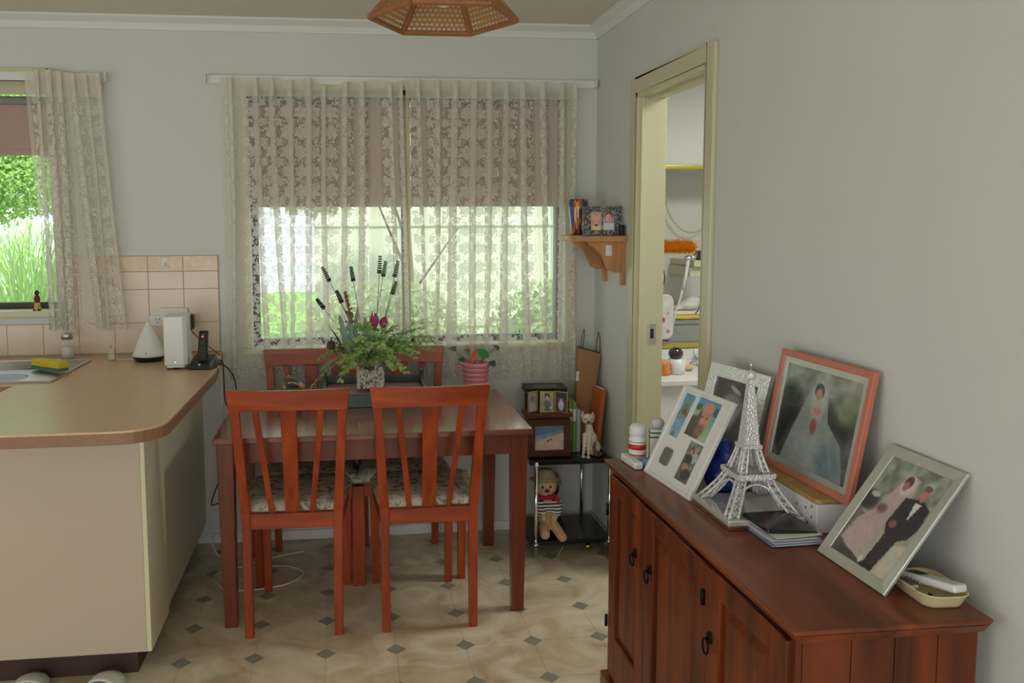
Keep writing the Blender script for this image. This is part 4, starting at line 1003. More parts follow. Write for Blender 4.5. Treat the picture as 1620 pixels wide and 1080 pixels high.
# brown cardboard bag leaning in the corner
t = thing('paper_bag', 'tall brown paper bag with cord handles leaning in the corner', 'bag', (1.095, 3.775, CT + .0005)); t.rotation_euler = (math.radians(-4), math.radians(5), math.radians(-4))
_bp = mat('kraft_paper', rgb(166, 124, 86), .8, var=.07, vs=12)
MB().hull8([(-.036, -.012, 0), (.026, -.012, 0), (.026, .026, 0), (-.036, .026, 0)], [(-.050, -.018, .455), (.058, -.022, .435), (.058, .026, .438), (-.050, .028, .458)]).build('paper_body', _bp, t, bevel=.002)
MB().hull8([(-.049, -.015, .4555), (.056, -.019, .4355), (.056, .024, .4385), (-.049, .026, .4585)], [(-.048, -.014, .457), (.055, -.018, .437), (.055, .022, .440), (-.048, .024, .460)]).build('dark_opening', mat('bag_inside', rgb(88, 64, 50), .9), t)
MB().tube([(-.042, -.016, .45), (-.036, -.014, .52), (-.030, -.012, .545), (-.026, -.012, .51), (-.030, -.014, .45)], .0022, 6).build('cord_handle', mat('brown_cord', rgb(110, 84, 66), .8), t, True)
MB().tube([(.034, -.016, .44), (.034, -.014, .50), (.040, -.012, .535), (.048, -.012, .51), (.054, -.014, .44)], .0022, 6).build('cord_handle', 'stem' if False else mat('brown_cord2', rgb(110, 84, 66), .8), t, True)
B(-.052, -.038, -.0225, -.0155, .30, .345).build('white_tag', 'whiteplastic', t)
t = thing('glass_bottle', 'clear glass bottle top showing behind the brown paper bag', 'bottle', (1.085, 3.855, CT + .0005))
MB().lathe([(.026, 0), (.028, .02), (.028, .45), (.027, .49), (.024, .515), (.024, .53), (.02, .532)], 24).build('bottle_glass', 'glass', t, True)
# orange book and black case against the right wall
t = thing('book', 'tall orange book leaning beside the brown bag', 'book', (1.135, 3.70, CT + .0005)); t.rotation_euler = (0, math.radians(6), math.radians(6))
B(-.010, .010, -.05, .055, 0, .285).build('cover', mat('orange_cover', rgb(196, 104, 54), .5, var=.06, vs=30), t, bevel=.002)
B(-.008, .008, -.048, .0535, .2852, .2862).build('page_block', 'whiteplastic', t)
t = thing('book', 'black book behind the orange one, against the right wall', 'book', (1.158, 3.745, CT + .0005)); t.rotation_euler = (0, math.radians(3), 0)
B(-.009, .009, -.05, .07, 0, .265).build('cover', 'black', t, bevel=.004)
# cat figurine
cat = thing('cat_figurine', 'slim white porcelain cat with brown tail and drooping eyes', 'figurine', (1.080, 3.577, CT + .0005))
M['porc'] = mat('cream_porcelain', rgb(224, 216, 198), .2, coat=.6, var=.04, vs=20); M['porcbrown'] = mat('brown_glaze', rgb(96, 76, 62), .25, coat=.5)
blob('body', [('e', (.016, .012, .038), (.038, .034, .038)), ('e', (.006, .004, .080), (.029, .026, .036)), ('c', (.0, .0, .105), (-.008, -.006, .150), .020, .014), ('e', (-.012, -.010, .172), (.029, .025, .024)), ('e', (-.018, -.032, .163), (.014, .012, .010)),
              ('c', (-.006, -.016, .10), (-.014, -.030, .008), .012, .0075), ('c', (-.024, -.008, .10), (-.034, -.018, .008), .012, .0075), ('e', (-.016, -.036, .006), (.010, .013, .006)), ('e', (-.036, -.024, .006), (.010, .013, .006))], 'porc', cat, .0024, 4)
for s_, dx in ((-1, -.034), (1, .010)): MB().lathe([(.013, 0), (.009, .012), (0, .030)], 12, (dx, -.006, .182 - (.006 if s_ > 0 else 0)), 1, .6).build('ear', mat('pink_porcelain', rgb(224, 186, 172), .3), cat, True)
MB().sphere((-.018, -.041, .164), (.009, .005, .008)).build('muzzle_patch', 'porcbrown', cat, True)
for dx in (-.028, .000): MB().tube([(dx - .007, -.0335, .178), (dx, -.0355, .1755), (dx + .007, -.033, .177)], .0015, 6).build('closed_eye', 'iron', cat, True)
MB().tube([(.052, -.006, .012), (.036, -.028, .012), (.016, -.036, .02), (.010, -.030, .050), (.020, -.024, .072)], [.010, .010, .009, .008, .004], 10).build('tail', 'porcbrown', cat, True)
# teddy on the lower shelf
ZS = .0775
bear = thing('teddy_bear', 'beige teddy bear with straw hat, red scarf and striped shirt', 'soft toy', (.895, 3.60, ZS))
M['fur'] = mat('beige_plush', rgb(206, 170, 128), .95, bump=1.0, bs=260); M['straw'] = mat('straw_hat', rgb(150, 138, 112), .9, bump=.8, bs=180, var=.1, vs=60)
blob('body', [('e', (0, 0, .085), (.042, .036, .05)), ('e', (-.014, -.022, .235), (.050, .042, .046)), ('e', (-.020, -.058, .222), (.022, .020, .018)), ('c', (0, 0, .12), (-.008, -.01, .20), .034, .026),
              ('c', (.036, -.018, .135), (.012, -.060, .085), .018, .015), ('c', (-.036, -.018, .135), (-.030, -.058, .10), .018, .015),
              ('c', (.020, -.03, .06), (.046, -.090, .022), .024, .021), ('c', (-.022, -.03, .05), (-.030, -.085, .035), .024, .022)], 'fur', bear, .004, 6)
# striped shirt
def stripe_mat():
    m, t, b = newmat('striped_shirt'); N, L = t.nodes, t.links; tc = N.new('ShaderNodeTexCoord'); sp = N.new('ShaderNodeSeparateXYZ'); L.new(tc.outputs['Object'], sp.inputs[0]); g = G(t)
    k = g.f('GREATER_THAN', g.f('FRACT', g.f('MULTIPLY', sp.outputs[2], 75)), .52); mx = N.new('ShaderNodeMix'); mx.data_type = 'RGBA'; L.new(k, mx.inputs[0]); mx.inputs[6].default_value = rgb(222, 220, 216); mx.inputs[7].default_value = rgb(44, 46, 72)
    L.new(mx.outputs[2], b.inputs['Base Color']); setp(b, Roughness=.9); return m
blob('shirt', [('e', (0, -.002, .142), (.050, .043, .036)), ('c', (.036, -.016, .150), (.034, -.036, .118), .026, .022), ('c', (-.036, -.016, .150), (-.036, -.036, .118), .026, .022)], stripe_mat(), bear, .004, 3)
MB().lathe([(.034, .176), (.046, .182), (.042, .194), (.030, .198)], 20, (-.008, -.012, 0), 1, .95).build('scarf', mat('red_scarf', rgb(176, 32, 36), .8), bear, True)
MB().add([(.015, -.055, .19), (.040, -.05, .188), (.046, -.052, .155), (.030, -.058, .165)], [(0, 1, 2, 3)]).build('scarf_end', mat('red_scarf2', rgb(176, 32, 36), .8), bear)
for dx in (-.038, -.002): MB().sphere((dx, -.0635 if dx < -.02 else -.062, .242), .0055).build('eye', 'blackgloss', bear, True)
MB().sphere((-.022, -.080, .230), (.010, .006, .008)).build('nose', 'blackgloss', bear, True)
MB().tube([(-.016, -.0785, .213), (-.004, -.077, .206), (.010, -.071, .214)], .003, 6).build('mouth', mat('brown_felt', rgb(90, 50, 40), .9), bear, True)
MB().lathe([(.066, .262), (.070, .264), (.050, .272), (.040, .296), (.030, .310), (0, .314)], 24, (-.014, -.012, 0), 1, .8).build('hat', 'straw', bear, True)
B(-.004, .012, -.03, -.026, .112, .128).build('pocket_patch', mat('maroon_patch', rgb(110, 40, 44), .9), bear)
# second, dark toy behind the bear
tt2 = thing('soft_toy', 'dark brown soft toy in a straw hat behind the teddy bear', 'soft toy', (.945, 3.71, ZS))
blob('body', [('e', (0, 0, .07), (.045, .04, .07)), ('e', (0, 0, .19), (.032, .03, .06)), ('c', (0, -.02, .05), (.02, -.10, .03), .025, .02)], mat('dark_plush', rgb(48, 34, 34), .95, bump=1, bs=200), tt2, .005, 5)
MB().lathe([(.04, .20), (.044, .203), (.026, .25), (0, .256)], 20, (.0, 0, 0), 1, .8).build('hat', 'straw', tt2, True)
t = tag(MB().tube([(0, 0, 0), (.022, -.01, .045)], .003, 6).build('drum_stick', 'pine', None, True, loc=(.925, 3.505 + .03, .004)), 'thin wooden stick leaning at the front edge of the cart', 'stick')

# ================================================================== CORNER WALL SHELF
sh = thing('wall_shelf', 'pine wall shelf on two curved brackets beside the doorway', 'shelf', (R, 3.60, 1.4))
MB().prism([(-.195, .20), (-.20, .02), (-.185, -.01), (-.150, -.155), (0, -.155), (0, .20)], 0, .026).build('shelf_board', 'pine', sh, bevel=.004)
def bracket(y):
    pr = [(0, 0), (-.145, 0), (-.140, -.012), (-.112, -.030), (-.085, -.060), (-.070, -.095), (-.058, -.118), (-.030, -.13), (0, -.13)]
    Mx = T_((-.018, y, 0)) @ Matrix(((1, 0, 0, 0), (0, 0, 1, 0), (0, 1, 0, 0), (0, 0, 0, 1)))
    o = MB().prism(pr, -.009, .009, Mx).build('bracket', 'pinev', sh, bevel=.002)
    B(-.018, 0, y - .014, y + .014, -.185, -.0005).build('bracket_leg', 'pinev', o, bevel=.002)
bracket(-.125); bracket(.125)
t = thing('wall_hook', 'small white plastic clip on the near bracket of the pine shelf', 'hook', (R - .075, 3.4655, 1.375)); B(-.014, .014, -.006, 0, -.034, .012).build('back_plate', 'whiteplastic', t, bevel=.0028, seg=3)
B(-.006, .006, -.010, -.006, -.024, -.004).build('clip', 'whiteplastic', t, bevel=.002)
# art-glass vase
def swirl():
    m, t, b = newmat('multicolour_glass'); N, L = t.nodes, t.links; tc = N.new('ShaderNodeTexCoord'); mp = N.new('ShaderNodeMapping'); mp.inputs['Scale'].default_value = (30, 30, 3); L.new(tc.outputs['Object'], mp.inputs[0])
    n = N.new('ShaderNodeTexNoise'); n.inputs['Scale'].default_value = 1; n.inputs['Detail'].default_value = 0; n.inputs['Distortion'].default_value = .8; L.new(mp.outputs[0], n.inputs['Vector'])
    cr = N.new('ShaderNodeValToRGB'); e = cr.color_ramp.elements; e[0].position = .30; e[0].color = rgb(30, 70, 150); e[1].position = .38; e[1].color = rgb(170, 30, 20)
    for p, c in ((.43, rgb(214, 176, 50)), (.46, rgb(160, 30, 22)), (.50, rgb(40, 80, 150)), (.53, rgb(40, 100, 60)), (.57, rgb(176, 34, 24)), (.62, rgb(206, 160, 40)), (.66, rgb(30, 50, 120))): k = e.new(p); k.color = c
    cr.color_ramp.interpolation = 'CONSTANT'; L.new(n.outputs[0], cr.inputs[0]); L.new(cr.outputs[0], b.inputs['Base Color']); setp(b, Roughness=.08, Coat_Weight=.8); return m
t = thing('glass_vase', 'multicoloured striped art glass vase on the pine shelf', 'vase', (1.050, 3.69, 1.4265))
MB().lathe([(.026, 0), (.030, .012), (.036, .05), (.043, .11), (.0445, .14), (.040, .158), (.036, .160), (.034, .15), (.03, .02), (0, .012)], 40).build('vase_body', swirl(), t, True)
# double baby photo frame
def marble():
    m, t, b = newmat('grey_marble'); N, L = t.nodes, t.links; tc = N.new('ShaderNodeTexCoord'); n = N.new('ShaderNodeTexNoise'); n.inputs['Scale'].default_value = 70; n.inputs['Detail'].default_value = 4; n.inputs['Distortion'].default_value = 2
    L.new(tc.outputs['Object'], n.inputs['Vector']); cr = N.new('ShaderNodeValToRGB'); e = cr.color_ramp.elements; e[0].position = .5; e[0].color = rgb(72, 74, 72); e[1].position = .62; e[1].color = rgb(176, 178, 172); L.new(n.outputs[0], cr.inputs[0]); L.new(cr.outputs[0], b.inputs['Base Color']); setp(b, Roughness=.25); return m
M['marble'] = marble()
fr = thing('picture_frame', 'grey marbled frame with two baby photographs on the pine shelf', 'picture frame', mw=frame_mw((1.018, 3.50, 1.4265), (1, -.10, 0), math.radians(6)))
moulding('marbled_border', .165, .125, .024, .012, 'marble', fr); B(.02, .145, .004, .010, .02, .105).build('mount', 'marble', fr)
for x, k in ((.034, 'baby1'), (.087, 'baby2')): print_mesh('photograph', simple_photo(k, 30, 46), .046, .078, fr, T_((x, .0028, .024)))
t = tag(B(-.008, .008, -.02, .02, 0, .045).build('black_box', 'black', None, bevel=.002, loc=(R - .018, 3.475, 1.4265)), 'tiny black box at the wall end of the pine shelf', 'box')
t = thing('wall_hook', 'white curtain tieback hook on the wall beside the art glass vase', 'hook', (1.115, W - .0005, 1.52)); MB().lathe([(.012, 0), (.012, .003), (.0, .003)], 16).build('hook_plate', 'white', t, True).rotation_euler = (PI / 2, 0, 0)
MB().tube([(0, -.002, 0), (0, -.02, -.003), (.006, -.026, .004), (.012, -.022, .012)], .003, 8).build('hook_arm', 'white', t, True)

# ================================================================== SIDEBOARD
ZS2 = .77
sbx = thing('sideboard', 'rustic orange-brown timber sideboard with black ring pulls', 'sideboard', (.97, 1.88, 0))
lx, ly, _ = sbx.location
X0, X1, Y0, Y1 = .798, 1.155, 1.362, 2.405
def chamf(x0, x1, y0, y1, z0, z1, d):     # slab whose lower edge steps in on front and ends
    return MB().hull8([(x0 + d, y0 + d, z0), (x1, y0 + d, z0), (x1, y1 - d, z0), (x0 + d, y1 - d, z0)], [(x0, y0, z1), (x1, y0, z1), (x1, y1, z1), (x0, y1, z1)])
def off(mb): mb.v = [(x - lx, y - ly, z) for x, y, z in mb.v]; return mb
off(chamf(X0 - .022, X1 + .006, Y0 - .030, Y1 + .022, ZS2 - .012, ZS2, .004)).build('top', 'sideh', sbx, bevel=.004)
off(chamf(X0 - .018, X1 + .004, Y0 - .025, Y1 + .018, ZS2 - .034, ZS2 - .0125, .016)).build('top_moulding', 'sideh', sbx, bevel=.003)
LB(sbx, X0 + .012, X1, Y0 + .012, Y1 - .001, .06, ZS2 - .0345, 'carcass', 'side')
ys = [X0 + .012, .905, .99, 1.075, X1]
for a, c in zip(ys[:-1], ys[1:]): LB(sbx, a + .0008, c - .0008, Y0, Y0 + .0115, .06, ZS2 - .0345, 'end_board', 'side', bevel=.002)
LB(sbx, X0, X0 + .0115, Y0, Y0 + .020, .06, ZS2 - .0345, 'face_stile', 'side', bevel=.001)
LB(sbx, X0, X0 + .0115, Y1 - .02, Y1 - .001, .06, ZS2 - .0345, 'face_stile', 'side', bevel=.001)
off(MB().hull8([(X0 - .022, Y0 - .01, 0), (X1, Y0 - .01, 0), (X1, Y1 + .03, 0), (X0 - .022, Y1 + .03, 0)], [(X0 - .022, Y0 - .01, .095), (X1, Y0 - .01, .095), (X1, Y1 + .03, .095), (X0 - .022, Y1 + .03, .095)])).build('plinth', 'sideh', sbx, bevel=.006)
def sdoor(y0, y1, hy):
    xf = X0 - .010; z0, z1 = .112, ZS2 - .040; s = .062
    b = MB(); 
    for q in ((y0, y0 + s, z0, z1), (y1 - s, y1, z0, z1), (y0 + s, y1 - s, z0, z0 + .13), (y0 + s, y1 - s, z1 - s * .8, z1)): b.box(xf, xf + .019, q[0], q[1], q[2], q[3])
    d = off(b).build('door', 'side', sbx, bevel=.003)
    a0, a1, b0, b1 = y0 + s, y1 - s, z0 + .13, z1 - s * .8; k = .028
    o_ = [(xf + .012, a0, b0), (xf + .012, a1, b0), (xf + .012, a1, b1), (xf + .012, a0, b1)]; i_ = [(xf + .004, a0 + k, b0 + k), (xf + .004, a1 - k, b0 + k), (xf + .004, a1 - k, b1 - k), (xf + .004, a0 + k, b1 - k)]
    bk = [(xf + .018, y, z) for _, y, z in o_]
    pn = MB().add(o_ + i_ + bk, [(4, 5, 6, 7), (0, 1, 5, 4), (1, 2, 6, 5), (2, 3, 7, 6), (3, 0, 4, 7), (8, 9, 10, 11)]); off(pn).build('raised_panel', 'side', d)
    # ring pull
    hz = .565; h = MB(); off(h.lathe([(.0, 0), (.012, .0), (.012, .004), (.006, .008), (0, .009)], 14))
    p = MB(); p.sphere((xf - .002, hy, hz + .012), (.005, .012, .014), 12, 8); p.tube([(xf - .002, hy, hz + .012), (xf - .012, hy, hz + .008)], .003, 6)
    for kk in range(1): p.tube([(xf - .011 , hy + .014 * math.sin(2 * PI * q / 16), hz - .006 + .018 * math.cos(2 * PI * q / 16)) for q in range(17)], .0024, 6, False)
    off(p).build('ring_pull', 'iron', d, True)
    return d
e0, e1, e2, e3 = Y1 - .004, 2.100, 1.712, 1.378
sdoor(e1 + .001, e0 - .02 + .018, e1 + .066); sdoor(e2 + .001, e1 - .001, e1 - .045); sdoor(e3, e2 - .001, e2 - .022)
for y, z in ((Y1 - .003, .27), (Y1 - .003, .62), (e2 + .012, .655), (e2 + .012, .2)):
    off(MB().tube([(X0 - .014, y, z - .018), (X0 - .014, y, z + .018)], .005, 8)).build('hinge', 'iron', sbx, True)

# ------------------------------------------------------------------ pictures on the sideboard
M['frosted'] = mat('white_frame_paint', rgb(226, 226, 222), .4)
# white multi-photo frame
def ph_castle(): 
    im = Img(40, 78); im.grad((.16, .55, .78), (.55, .75, .85)); im.ell(.5, .16, .16, .12, (.55, .50, .35)); im.poly([(.25, .2), (.75, .2), (.95, .5), (.05, .5)], (.50, .46, .34)); im.noise(.10, 12, 2)
    im.ell(.5, .42, .22, .08, (.35, .25, .22)); im.ell(.48, .52, .15, .07, (.66, .46, .38)); im.ell(.45, .78, .36, .22, (.48, .62, .74)); im.noise(.08, 14, 5); im.ell(.35, .95, .2, .08, (.55, .4, .36)); return im
def ph_beard():
    im = Img(56, 62); im.grad((.20, .58, .80), (.70, .76, .50)); im.poly([(0, .15), (.3, .22), (.3, .6), (0, .7)], (.62, .68, .55)); im.ell(.12, .24, .14, .1, (.2, .35, .2)); im.ell(.9, .24, .14, .12, (.2, .38, .25))
    im.ell(.22, .85, .42, .42, (.25, .22, .20)); im.ell(.52, .48, .26, .42, (.78, .52, .44)); im.ell(.54, .18, .22, .14, (.82, .55, .46)); im.ell(.50, .78, .24, .22, (.50, .36, .28), .4); im.ell(.30, .55, .10, .35, (.34, .24, .2), .5)
    im.ell(.42, .44, .05, .025, (.28, .17, .15)); im.ell(.62, .44, .05, .025, (.28, .17, .15)); im.ell(.50, .56, .04, .08, (.86, .56, .46)); im.ell(.5, .68, .09, .02, (.6, .26, .24)); im.noise(.03, 14, 4); return im
def ph_couple():
    im = Img(40, 78); im.grad((.45, .50, .42), (.42, .36, .32)); im.noise(.14, 10, 8); im.ell(.62, .16, .15, .07, (.72, .55, .48)); im.ell(.36, .22, .16, .08, (.30, .22, .2)); im.ell(.36, .25, .11, .06, (.75, .55, .48)); im.ell(.7, .36, .22, .14, (.70, .72, .76)); im.ell(.35, .45, .28, .14, (.18, .17, .18)); im.ell(.35, .64, .24, .1, (.66, .48, .4)); im.ell(.6, .8, .32, .15, (.22, .2, .18)); im.noise(.08, 18, 9); return im
wf = thing('picture_frame', 'white multi-opening frame with three family snapshots at the far end of the sideboard', 'picture frame', mw=frame_mw((.850, 2.287, ZS2 + .001), (.09, -.996, 0), math.radians(26.5)))
Wf, Hf = .265, .279
moulding('white_border', Wf, Hf, .012, .012, 'frosted', wf, .002)
op = [(.026, .082, .128, .258, ph_castle), (.100, .215, .150, .262, ph_beard), (.150, .220, .030, .142, ph_couple)]
# mount built as strips around the openings
b = MB(); zs_ = sorted({.010, Hf - .010} | {q for o_ in op for q in o_[2:4]}); xs_ = sorted({.010, Wf - .010} | {q for o_ in op for q in o_[:2]})
for a, c in zip(xs_[:-1], xs_[1:]):
    for e, f_ in zip(zs_[:-1], zs_[1:]):
        if any(o_[0] - 1e-6 <= a and c <= o_[1] + 1e-6 and o_[2] - 1e-6 <= e and f_ <= o_[3] + 1e-6 for o_ in op): continue
        b.box(a, c, .0035, .0065, e, f_)
b.build('white_mount', 'frosted', wf)
for x0, x1, z0, z1, fn in op: print_mesh('photograph', fn(), x1 - x0, z1 - z0, wf, T_((x0, .0063, z0)))
B(.005, Wf - .005, .0075, .0118, .005, Hf - .005).build('backing', 'frosted', wf)
o = MB().prism([(.052, .052), (.060, .045), (.092, .045), (.100, .052), (.100, .088), (.092, .095), (.060, .095), (.052, .088)], -.002, .002, T_((0, .0015, 0)) @ Matrix(((1, 0, 0, 0), (0, 0, 1, 0), (0, 1, 0, 0), (0, 0, 0, 1)))).build('pewter_plaque', mat('pewter', rgb(120, 118, 108), .35, .6, var=.2, vs=60), wf, bevel=.001)
# easel leg behind
sn, cs = math.sin(math.radians(26.5)), math.cos(math.radians(26.5))
Lg = .20; foot = Vector((Wf / 2, 0, 0)) ; 
pz = .19; hgt = pz * cs; back = Vector((0, .012 * 1, pz)); dist = .085
# foot on the sideboard: local coords of a point dist behind, on the plane z=0 (world up in local = (0, sn, cs)... )
upL = Vector((0, sn * -1 if False else -sn, cs)) ; bkL = Vector((0, cs, sn))
footL = Vector((Wf / 2, 0, 0)) + bkL * (pz * sn + .07)
MB().hull8([(footL.x - .02, footL.y - .002, footL.z + .001), (footL.x + .02, footL.y - .002, footL.z + .001), (footL.x + .02, footL.y + .002, footL.z + .003), (footL.x - .02, footL.y + .002, footL.z + .003)],
           [(Wf / 2 - .03, .0125, pz), (Wf / 2 + .03, .0125, pz), (Wf / 2 + .03, .016, pz + .002), (Wf / 2 - .03, .016, pz + .002)]).build('easel_leg', 'black', wf)

# hammered silver frame
def hammered():
    m, t, b = newmat('hammered_silver'); N, L = t.nodes, t.links; tc = N.new('ShaderNodeTexCoord'); v = N.new('ShaderNodeTexVoronoi'); v.inputs['Scale'].default_value = 110; L.new(tc.outputs['Object'], v.inputs['Vector'])
    bu = N.new('ShaderNodeBump'); bu.inputs['Strength'].default_value = .55; bu.inputs['Distance'].default_value = .002; L.new(v.outputs['Distance'], bu.inputs['Height']); L.new(bu.outputs[0], b.inputs['Normal'])
    setp(b, Roughness=.3, Metallic=.8); b.inputs['Base Color'].default_value = rgb(242, 242, 240); return m
M['hammered'] = hammered()
def ph_bw():
    im = Img(64, 84); im.grad((.36, .35, .34), (.30, .29, .28)); im.noise(.05, 6, 3); im.ell(.48, .34, .30, .22, (.62, .63, .61), .4); im.ell(.50, .12, .16, .035, (.80, .8, .78), .3, 1, .3); im.ell(.42, .46, .24, .25, (.70, .71, .69), .3); im.ell(.40, .40, .05, .02, (.3, .3, .3)); im.ell(.34, .60, .05, .02, (.35, .35, .35)); im.ell(.45, .95, .5, .2, (.85, .85, .84), .3); im.ell(.75, .92, .2, .14, (.1, .1, .1), .3); return im
Asil = Vector((1.032, 2.400, ZS2 + .004)); dsil = Vector((.19, -.982, 0)).normalized()
sf = thing('picture_frame', 'hammered silver frame with a black and white portrait, behind the white frame', 'picture frame', mw=frame_mw(Asil, dsil, math.radians(14.9)))
Ws, Hs = .268, .300
moulding('hammered_border', Ws, Hs, .040, .014, 'hammered', sf, .002)
print_mesh('photograph', ph_bw(), Ws - .078, Hs - .078, sf, T_((.039, .006, .039))); B(.01, Ws - .01, .008, .0135, .01, Hs - .01).build('backing', 'black', sf)

# blue bag in front of it
M['blue'] = mat('royal_blue_satin', rgb(28, 48, 128), .35, var=.3, vs=14, bump=.4, bs=12)
o = tag(blob('blue_pouch', [('e', (0, 0, .055), (.050, .080, .055)), ('e', (.005, -.045, .085), (.036, .045, .05)), ('e', (-.01, .045, .07), (.036, .05, .05)), ('e', (.0, .0, .115), (.028, .05, .034))], 'blue', None, .005, 8), 'crumpled royal blue satin pouch behind the crystal tower', 'pouch'); o.location = (.985, 2.07, ZS2 + .001)
tx = bpy.data.textures.new('crumple', 'CLOUDS'); tx.noise_scale = .035; dm = o.modifiers.new('d', 'DISPLACE'); dm.texture = tx; dm.strength = .022; dm.mid_level = .6

# white cardboard box carrying the bride's picture
M['cardw'] = mat('white_card', rgb(214, 214, 214), .6)
bx_ = thing('cardboard_box', 'low white cardboard box with a tan lid under the bride picture', 'box', (1.131, 1.935, ZS2 + .0005))
B(-.060, .054, -.172, .18, 0, .068).build('box_body', 'cardw', bx_, bevel=.002)
MB().prism([(-.060, -.160), (-.050, -.172), (.054, -.172), (.054, .18), (-.060, .18)], .0685, .0785).build('box_lid', 'lightpine', bx_, bevel=.002)
for k, (y, z, c) in enumerate(((-.13, .045, rgb(50, 50, 110)), (-.115, .020, rgb(150, 60, 90)), (-.14, .012, rgb(40, 40, 90)), (-.09, .04, rgb(60, 60, 120)), (-.155, .03, rgb(50, 60, 100)), (-.155, .055, rgb(50, 50, 50)))):
    MB().add([(-.0606, y, z), (-.0606, y + .007, z), (-.0606, y + .0035, z + .008)], [(0, 1, 2)]).build('printed_triangle', mat('print_%d' % k, c, .6), bx_, fix=False)
def ph_bride():
    im = Img(110, 100); im.grad((.58, .60, .55), (.22, .26, .28)); im.noise(.10, 9, 11); im.ell(.12, .45, .22, .33, (.10, .13, .11), .4); im.ell(.10, .85, .16, .3, (.05, .06, .06), .4); im.ell(.76, .42, .24, .22, (.14, .18, .15), .5); im.ell(.85, .30, .2, .2, (.46, .52, .42), .5); im.noise(.07, 16, 12)
    im.poly([(.38, .20), (.50, .12), (.60, .20), (.66, .48), (.86, .66), (.95, 1), (.12, 1), (.24, .60)], (.60, .64, .61), .85); im.ell(.45, .85, .38, .36, (.64, .68, .65), .6); im.ell(.74, .86, .22, .3, (.44, .52, .54), .6)
    im.ell(.50, .26, .13, .20, (.68, .72, .70), .4); im.ell(.49, .20, .065, .085, (.20, .14, .13)); im.ell(.49, .235, .045, .062, (.72, .52, .47)); im.ell(.50, .44, .10, .16, (.70, .66, .63), .4); im.ell(.51, .40, .05, .04, (.72, .52, .46)); im.ell(.49, .56, .05, .10, (.62, .35, .34), .4); im.noise(.035, 28, 13); return im
Abr = Vector((1.100, 2.088, .8495)); dbr = Vector((.046, -.999, 0)).normalized()
bf = thing('picture_frame', 'salmon pink timber frame with a bride in a long veil', 'picture frame', mw=frame_mw(Abr, dbr, math.radians(10.2)))
M['salmon'] = mat('salmon_timber', rgb(196, 118, 96), .45, var=.05, vs=30)
Wb, Hb = .370, .308
moulding('salmon_border', Wb, Hb, .017, .014, 'salmon', bf, .002); moulding_ = moulding('pale_mount', Wb - .034, Hb - .034, .016, .004, 'pearl', bf, .0005); moulding_.location = (.017, .004, .017)
print_mesh('photograph', ph_bride(), Wb - .066, Hb - .066, bf, T_((.033, .0075, .033))); B(.01, Wb - .01, .009, .0135, .01, Hb - .01).build('backing', 'black', bf)
MB().add([(.017, .002, .017), (Wb - .017, .002, .017), (Wb - .017, .002, Hb - .017), (.017, .002, Hb - .017)], [(0, 1, 2, 3)]).build('glass', 'glass', bf, fix=False)

def ph_pair():
    im = Img(84, 112); im.grad((.52, .56, .50), (.74, .72, .64)); im.noise(.13, 9, 21, ((im.Y < .3) | (im.X < .3)).astype(float)); im.noise(.12, 17, 22, (im.Y < .45).astype(float)); im.ell(.08, .45, .2, .12, (.2, .2, .2), .4); im.ell(.13, .38, .08, .03, (.75, .76, .72))
    im.poly([(.0, .86), (.55, .97), (.55, 1), (0, 1)], (.30, .28, .28)); im.poly([(.0, .55), (.3, .60), (.1, .95), (0, 1)], (.40, .38, .36), .8)
    im.poly([(.36, .22), (.50, .10), (.62, .12), (.62, .30), (.52, .45), (.50, .70), (.48, .90), (.05, .86), (.10, .64), (.26, .50)], (.74, .65, .64)); im.ell(.28, .78, .24, .16, (.76, .68, .67), .3)
    im.ell(.49, .20, .12, .11, (.84, .80, .78), .3); im.ell(.47, .17, .07, .065, (.40, .25, .26)); im.ell(.46, .21, .045, .05, (.66, .46, .44)); im.ell(.34, .47, .10, .06, (.46, .36, .38), .5)
    im.poly([(.56, .30), (.80, .26), (.96, .32), (.98, .50), (.92, .62), (.82, .66), (.74, .98), (.56, .98), (.60, .66), (.52, .56)], (.20, .16, .18)); im.poly([(.72, .30), (.82, .30), (.76, .48)], (.86, .85, .84)); im.ell(.775, .215, .055, .075, (.74, .52, .48)); im.ell(.775, .155, .058, .032, (.50, .38, .36))
    im.ell(.62, .55, .06, .04, (.55, .36, .34)); im.poly([(.82, .70), (1, .66), (1, 1), (.78, 1)], (.78, .76, .68)); im.ell(.60, .97, .07, .03, (.1, .09, .1)); im.ell(.70, .97, .05, .03, (.1, .09, .1)); im.ell(.51, .94, .03, .04, (.85, .84, .82)); im.noise(.03, 30, 23); return im
Agr = Vector((1.016, 1.668, ZS2 + .003)); dgr = Vector((.014, -1, 0)).normalized()
gf = thing('picture_frame', 'pale silver frame with a bride and groom, nearest on the sideboard', 'picture frame', mw=frame_mw(Agr, dgr, math.radians(35.6)))
Wg, Hg = .224, .285
moulding('pearl_border', Wg, Hg, .024, .008, 'pearl', gf, .002, .003); print_mesh('photograph', ph_pair(), Wg - .046, Hg - .046, gf, T_((.023, .0045, .023))); B(.004, Wg - .004, .0055, .0078, .004, Hg - .004).build('backing', 'black', gf)

